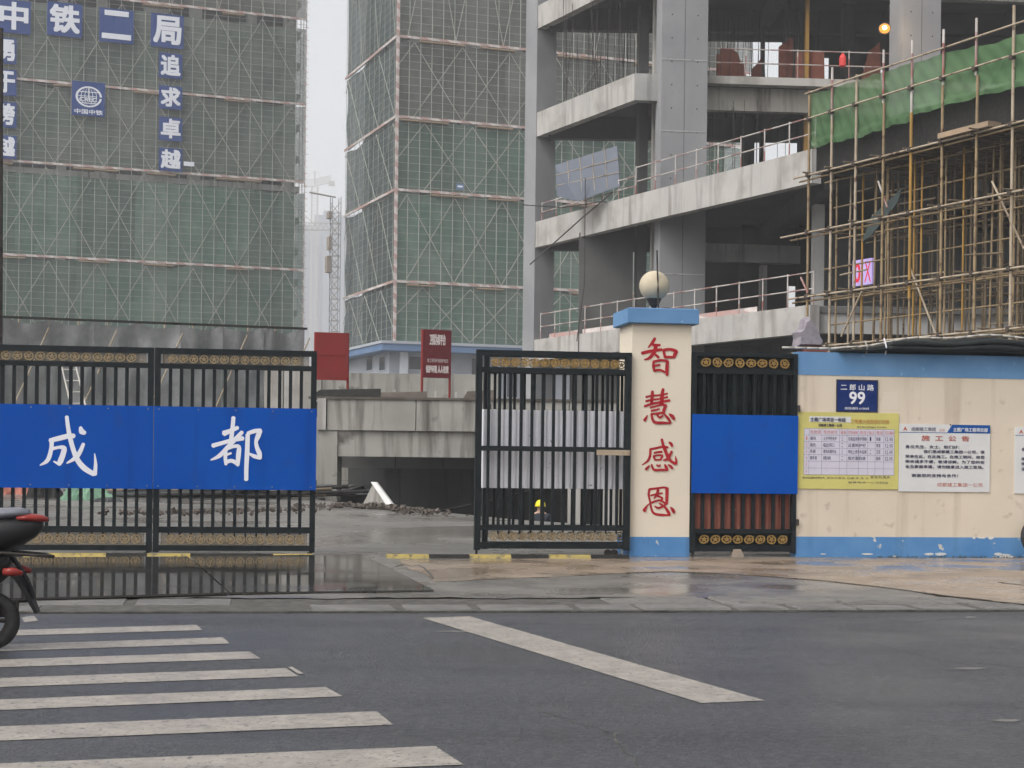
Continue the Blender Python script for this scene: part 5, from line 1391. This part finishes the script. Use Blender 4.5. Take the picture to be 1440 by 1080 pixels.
# brick infill pieces standing on the third floor
def brick_piece(pix, Y, label):
    fr = Frame(0, Y, 0); pts = []
    for u, v in pix:
        s_, z_ = fr.hit(u, v); pts.append([s_, 0, z_])
    lo = min(p[2] for p in pts)
    for p in pts:
        if p[2] < lo + .25: p[2] = 17.285
    T = MB(fr).prism([tuple(p) for p in pts], (0, .24, 0)).build("brick_partition", 'brick', label=label, cat="brick wall", group="unfinished brick partitions", base=(pts[0][0], 0, 17.285))
brick_piece([(1008, 105), (1008, 76), (1013, 76), (1013, 68), (1030, 69), (1038, 75), (1041, 85), (1046, 88), (1049, 105)], 69.5, "stepped red brick partition on the open third floor left of the sky gap")
brick_piece([(1055, 105), (1058, 96), (1066, 88), (1071, 80), (1071, 105)], 70.5, "small sloping red brick stub in front of the sky gap")
brick_piece([(1096, 105), (1096, 65), (1105, 59), (1110, 54), (1115, 54), (1115, 105)], 70, "tall red brick piece with slanting top right of the sky gap")
brick_piece([(1119, 105), (1120, 74), (1140, 72), (1159, 73), (1160, 105)], 69.2, "low square red brick partition left of the lit lamp")
brick_piece([(1208, 100), (1222, 72), (1238, 59), (1239, 100)], 70, "triangular red brick piece below the lit lamp")

# railings with red and white pipes
def railing(name, pts, label, h=1.15, step=1.5, parentless=True, mat='rail_redwhite', toe=False):
    T = thing(name, label, "railing", W, tuple(pts[0]), "red and white guard rails")
    for a, c in zip(pts, pts[1:]):
        a, c = Vector(a), Vector(c); L = (c - a).length; n = max(1, round(L / step))
        for k in range(n + 1):
            q = a.lerp(c, k / n); ipole("post", 'pole_redwhite', T, q, q + Vector((0, 0, h + .06)), .026)
        for z in (h * .5, h): ipole("rail", mat, T, a + Vector((0, 0, z)), c + Vector((0, 0, z)), .026)
        if toe:
            dd = (c - a).normalized(); nn = Vector((-dd.y, dd.x, 0)) * .02; m0, m1 = a.lerp(c, toe[0]), a.lerp(c, toe[1])
            MB().hexa([m0, m1, m1 + nn, m0 + nn, m0 + Vector((0, 0, .2)), m1 + Vector((0, 0, .2)), m1 + nn + Vector((0, 0, .2)), m0 + nn + Vector((0, 0, .2))]).build("toe_board", 'toe', T)
    return T
z3 = lambda p, z: Vector((p.x, p.y, z))
ins = Vector((.12, .1, 0))
railing("guard_rail", [z3(B + ins, 12.3), z3(C + ins, 12.3)], "guard rail along the long sloping balcony edge right of the big column", toe=None)
railing("guard_rail", [z3(B + ins, 6.9), z3(C + ins, 6.9)], "guard rail along the lowest balcony edge behind the globe lamp", toe=(.28, .72))
railing("guard_rail", [z3(A + d * 1.0 + nrm * .12, 6.9), z3(B + nrm * .12, 6.9)], "guard rail on the lowest floor left of the pillar", toe=(.1, .95))
railing("guard_rail", [z3(A + d * 1.0 + nrm * .12, 12.3), z3(B + nrm * .12, 12.3)], "low guard rail in front of the leaning blue-grey sheet", h=.8)
railing("guard_rail", [z3(Bf.lerp(Ff, .11), 17.3) + Vector((0, .12, 0)), z3(Bf.lerp(Ff, .5), 17.3) + Vector((0, .12, 0))], "guard rail on the third floor below the lit lamp", step=2.2)
# blue-grey sheet leaning in the left bay
pts = [at(781, 232, 70.5), at(868, 205, 69), at(872, 262, 68.2), at(812, 283, 69.2), at(783, 276, 70)]
b = MB(); b.prism(pts, (.04, .12, .02)); T = b.build("metal_sheet", 'sheet_steelblue', label="tilted blue-grey metal sheet in the open left bay", cat="sheet")
for f in (.2, .4, .6, .8):
    q0, q1 = pts[0].lerp(pts[1], f), pts[4].lerp(pts[2], f); MB().tube(q0 + Vector((0, -.03, 0)), q1 + Vector((0, -.03, 0)), .018, 4).build("seam", 'steel_pole2', T)
for f in (.33, .66):
    q0, q1 = pts[0].lerp(pts[4], f), pts[1].lerp(pts[2], f); MB().tube(q0 + Vector((0, -.03, 0)), q1 + Vector((0, -.03, 0)), .018, 4).build("seam", 'steel_pole2', T)
# lit flood lamp
lp = at(1244, 40, 65.2)
T = thing("flood_lamp", "lit orange flood lamp fixed beside the upper right column", "lamp", W, tuple(lp))
b = MB(); b.lathe((0, 0, 0), [(.06, -.16), (.2, -.08), (.25, .0), (.24, .005), (.06, -.1)], 16)
Mx = Matrix.Translation(lp) @ Matrix.Rotation(math.radians(78), 4, 'X') @ Matrix.Rotation(math.radians(-10), 4, 'Y')
b.v = [tuple(Mx @ Vector(v)) for v in b.v]; b.build("reflector", 'dark_metal', T)
b = MB(); b.lathe((0, 0, 0), [(.02, -.06), (.18, -.05), (.215, .0), (.13, .04), (.02, .05)], 16); b.v = [tuple(Mx @ Vector(v)) for v in b.v]; b.build("lens", 'lamp', T)
b = MB(); b.lathe((0, 0, 0), [(.01, .05), (.075, .055), (.085, .07), (.045, .085), (.01, .09)], 14); b.v = [tuple(Mx @ Vector(v)) for v in b.v]; b.build("hot_core", 'lamp_core', T)
MB().tube(lp + Vector((.0, .05, 0)), lp + Vector((.1, .9, .05)), .025, 5).build("bracket", 'dark_metal', T)
pl = bpy.data.lights.new("flood_light", 'POINT'); pl.energy = 45; pl.color = (1, .68, .36); pl.shadow_soft_size = .15
po = bpy.data.objects.new("flood_light", pl); COL.objects.link(po); po.location = lp + Vector((.05, -.75, -.15))
# red item on the rail
q = at(1185, 84, 66.6); b = MB(); b.lathe((q.x, q.y, q.z - .3), [(.09, 0), (.14, .05), (.14, .38), (.08, .5), (.03, .56)], 12); b.build("red_canister", 'bucket_red', label="small red canister hanging on the third floor guard rail", cat="canister")

# ================================================================== RIGHT: scaffold with green net
P1 = at(1133, 640, 49.2); P2 = at(1440, 640, 41.0)
ang = math.degrees(math.atan2(P2.y - P1.y, P2.x - P1.x))
SF = Frame(P1.x, P1.y, ang)
LZ = SF.hit(1520, 640)[0]
T = thing("scaffold", "rusty tube scaffold at right supporting the raised deck", "scaffold", SF, (LZ / 2, 2, ztop(25)))
zg = .35
rr = random.Random(17)
U = [1133, 1164, 1198, 1236, 1276, 1320, 1366, 1418, 1470]
for i, u in enumerate(U):
    s_ = SF.hit(u, 640)[0]; top = 12.75 + (.35 if i not in (0, 2) else -.1)
    if u == 1276: ipole("standard", 'pole_yellow', T, SF.w(s_, 0, 6.0), SF.w(s_, 0, 11.1), .045); ipole("standard", 'steel_pole', T, SF.w(s_, 0, zg), SF.w(s_, 0, 6.0), .032)
    else:
        m = rr.choice(['steel_pole', 'steel_pole2', 'steel_pole'])
        ipole("standard", m, T, SF.w(s_, 0, zg), SF.w(s_ + rr.gauss(0, .03), 0, 11.6 if i in (1, 3, 5, 6) else top), .04)
    if i in (1, 3, 4, 5, 6): ipole("standard_top", 'pole_redwhite', T, SF.w(s_, 0, 11.1 if u == 1276 else 11.6), SF.w(s_, 0, top), .036)
# inner rows
for row, t_ in enumerate((1.1, 2.0, 3.0, 4.2, 5.6)):
    x = -.1 + .2 * row
    while x < LZ:
        s_ = x + rr.gauss(0, .08)
        m = rr.choice(['steel_pole', 'steel_pole_dark', 'steel_pole_dark', 'steel_pole']) if row else rr.choice(['steel_pole', 'steel_pole2', 'steel_pole', 'steel_pole', 'pole_yellow'])
        ipole("standard", m, T, SF.w(s_, t_, zg), SF.w(s_ + rr.gauss(0, .05), t_ + rr.gauss(0, .05), 10.1), .031)
        x += rr.uniform(.45, .85)
ZL = [SF.hit(1276, v)[1] for v in (476, 398, 300, 212)]
for z in ZL:
    e0 = -rr.uniform(.3, 1.6); ipole("ledger", 'steel_pole2', T, SF.w(e0, -.06, z), SF.w(LZ, -.06, z + rr.gauss(0, .03)), .03)
    ipole("ledger", 'steel_pole', T, SF.w(-rr.uniform(.1, 1.0), .05, z - .12), SF.w(LZ, .05, z - .1 + rr.gauss(0, .04)), .028)
    for t_ in (1.05, 2.25, 3.55):
        ipole("ledger", 'steel_pole_dark' if t_ > 2 else 'steel_pole', T, SF.w(-rr.uniform(0, .8), t_, z + rr.gauss(-.1, .12)), SF.w(LZ, t_, z + rr.gauss(-.1, .12)), .026)
    x = .1
    while x < LZ:
        ipole("transom", 'steel_pole_dark', T, SF.w(x, -.5 * rr.random(), z + .05), SF.w(x + rr.gauss(0, .1), 5.0, z + .05 + rr.gauss(0, .05)), .026); x += rr.uniform(.8, 1.3)
for z in [(a + c) / 2 for a, c in zip(ZL, ZL[1:])]:
    ipole("ledger", 'steel_pole', T, SF.w(-rr.uniform(.2, .8), 1.12, z), SF.w(LZ, 1.12, z + .05), .024)
for u0, v0, u1, v1, t_ in ((1183, 473, 1212, 410, -.12), (1278, 372, 1318, 475, .9), (1395, 255, 1440, 350, .2), (1235, 255, 1248, 292, .6), (1126, 390, 1136, 412, -.1)):
    a, c = SF.hit(u0, v0, t_), SF.hit(u1, v1, t_); ipole("brace", rr.choice(['steel_pole2', 'pole_redwhite']), T, SF.w(a[0], t_, a[1]), SF.w(c[0], t_, c[1]), .03)
for z in (12.55, 11.78): ipole("guard_tube", 'steel_pole2', T, SF.w(-.15, -.07, z), SF.w(LZ, -.07, z + .05), .028)
for i, u in enumerate(U):
    s_ = SF.hit(u, 640)[0]
    for z in ZL + [11.78]:
        MB(SF).box(s_ - .06, s_ + .06, -.1, .03, z - .06, z + .06).build("coupler", 'coupler', T)
for k in range(46):
    s_ = rr.uniform(-.3, LZ - 1.5); t_ = rr.uniform(.6, 4.5); z_ = rr.choice(ZL) + rr.uniform(-.25, .9); L_ = rr.uniform(.8, 2.6); kind_ = rr.random()
    if kind_ < .65: ipole("spare_tube", rr.choice(['steel_pole_dark', 'steel_pole', 'steel_pole2']), T, SF.w(s_, t_, z_), SF.w(s_ + L_, t_ + rr.gauss(0, .3), z_ + rr.gauss(0, .12)), .027)
    else: ipole("brace", rr.choice(['steel_pole_dark', 'steel_pole']), T, SF.w(s_, t_, z_), SF.w(s_ + rr.gauss(0, .5), t_ + rr.gauss(0, .2), min(10.2, z_ + L_)), .026)
# deck on the scaffold
D = thing("formwork_deck", "dark formwork deck carried by the scaffold behind the green net", "deck", SF, (LZ / 2, 3, 10.15))
b = MB(SF).box(-.05, LZ, .35, 9.0, 10.62, 10.85).build("deck_plate", 'concrete_dark', D)
b = MB(SF).box(-.05, LZ, .3, .38, 10.2, 11.25).build("edge_form", 'rubber', D)
x = .2
while x < LZ: ibox("bearer", 'steel_pole_dark', D, SF, x, x + .1, .4, 8.8, 10.45, 10.615); x += .8
a0 = SF.hit(1331, 178, .1); a1 = SF.hit(1402, 171, .1); MB(SF).box(a0[0], a1[0], -.2, .25, ZL[3] + .06, ZL[3] + .2).build("loose_plank", 'plank', D)
# dark hanging mesh rag
r_ = [(1212, 340), (1224, 306), (1243, 288), (1268, 265), (1262, 285), (1240, 312), (1226, 330)]
b = MB(SF); b.prism([(SF.hit(u, v, 1.0)[0], 1.0, SF.hit(u, v, 1.0)[1]) for u, v in r_], (0, .03, 0)); b.build("mesh_rag", 'net_side', label="grey mesh rag hanging inside the scaffold", cat="mesh rag")

# green safety nets with folds
def safety_net(s0, s1, zlo0, zlo1, label, seed, ztopd):
    rr = random.Random(seed); ph = [rr.random() * 6 for _ in range(8)]; b = MB(SF); n, m = 130, 26
    def fn(p, q):
        s_ = s0 + (s1 - s0) * p; zl_ = zlo0 + (zlo1 - zlo0) * p + .03 * math.sin(p * 9 + ph[0]) + .025 * math.sin(p * 31 + ph[1])
        sag = .05 * abs(math.sin(p * (s1 - s0) / 1.35 * math.pi + ph[2]))
        zt = 12.56 - sag - ztopd(p); z = zl_ + (zt - zl_) * q
        f = math.sin(math.pi * min(1, q * 1.02))
        t_ = .03 + .05 * (abs(math.sin(p * 8 + 2.2 * q + ph[3])) ** .6 - .5) * (1.1 - q * .8) + .03 * (abs(math.sin(p * 17 - 3 * q + ph[4])) ** .5 - .5) + .016 * math.sin(p * 11 + q * 9 + ph[5]) + .02 * math.sin(p * 73 + q * 15) - (.06 if q < .12 else 0)
        return (s_, t_ + .02, z)
    b.grid(fn, n, m); o = b.build("safety_net", 'net_bright', label=label, cat="safety net", group="green safety nets", smooth=True)
    return o
sm = SF.hit(1275, 640)[0]
safety_net(-.12, sm - .02, 10.85, 10.86, "bright green safety net on the left part of the scaffold top", 31, lambda p: .03)
safety_net(sm + .02, LZ, 11.05, 10.95, "bright green safety net on the right part of the scaffold top", 37, lambda p: .05 + .16 * max(0, math.sin((p - .25) * 5)))
# LED sign
a, z1 = SF.hit(1199, 367, 1.6); c, z0 = SF.hit(1226, 399, 1.6)
T = thing("led_sign", "glowing lilac digital sign with a red zero inside the scaffold", "sign", SF, ((a + c) / 2, 1.6, z0))
p = MB(SF).box(a, c, 1.6, 1.68, z0, z1).build("screen", 'led', T)
b = MB(SF); w = c - a; h = z1 - z0; b.text("0", a + .08 * w, a + .42 * w, z0 + .12 * h, z1 - .12 * h, 1.595, .03, 4); b.text("X", a + .62 * w, c - .05 * w, z0 + .1 * h, z1 - .1 * h, 1.595, .0, 3); b.build("digits", 'led_red', p)

# ================================================================== HAZE
hz, nt, p = nodes_new("haze"); nt.nodes.remove(p)
pv = nt.nodes.new("ShaderNodeVolumePrincipled"); pv.inputs["Color"].default_value = (.97, .98, 1.0, 1); pv.inputs["Density"].default_value = 0.0008; pv.inputs["Anisotropy"].default_value = .2
nt.links.new(pv.outputs[0], nt.nodes["Material Output"].inputs["Volume"])
_MAT['haze'] = hz
MB().box(-600, 600, -90, 1700, -7, 240).build("haze", 'haze', kind='stuff')
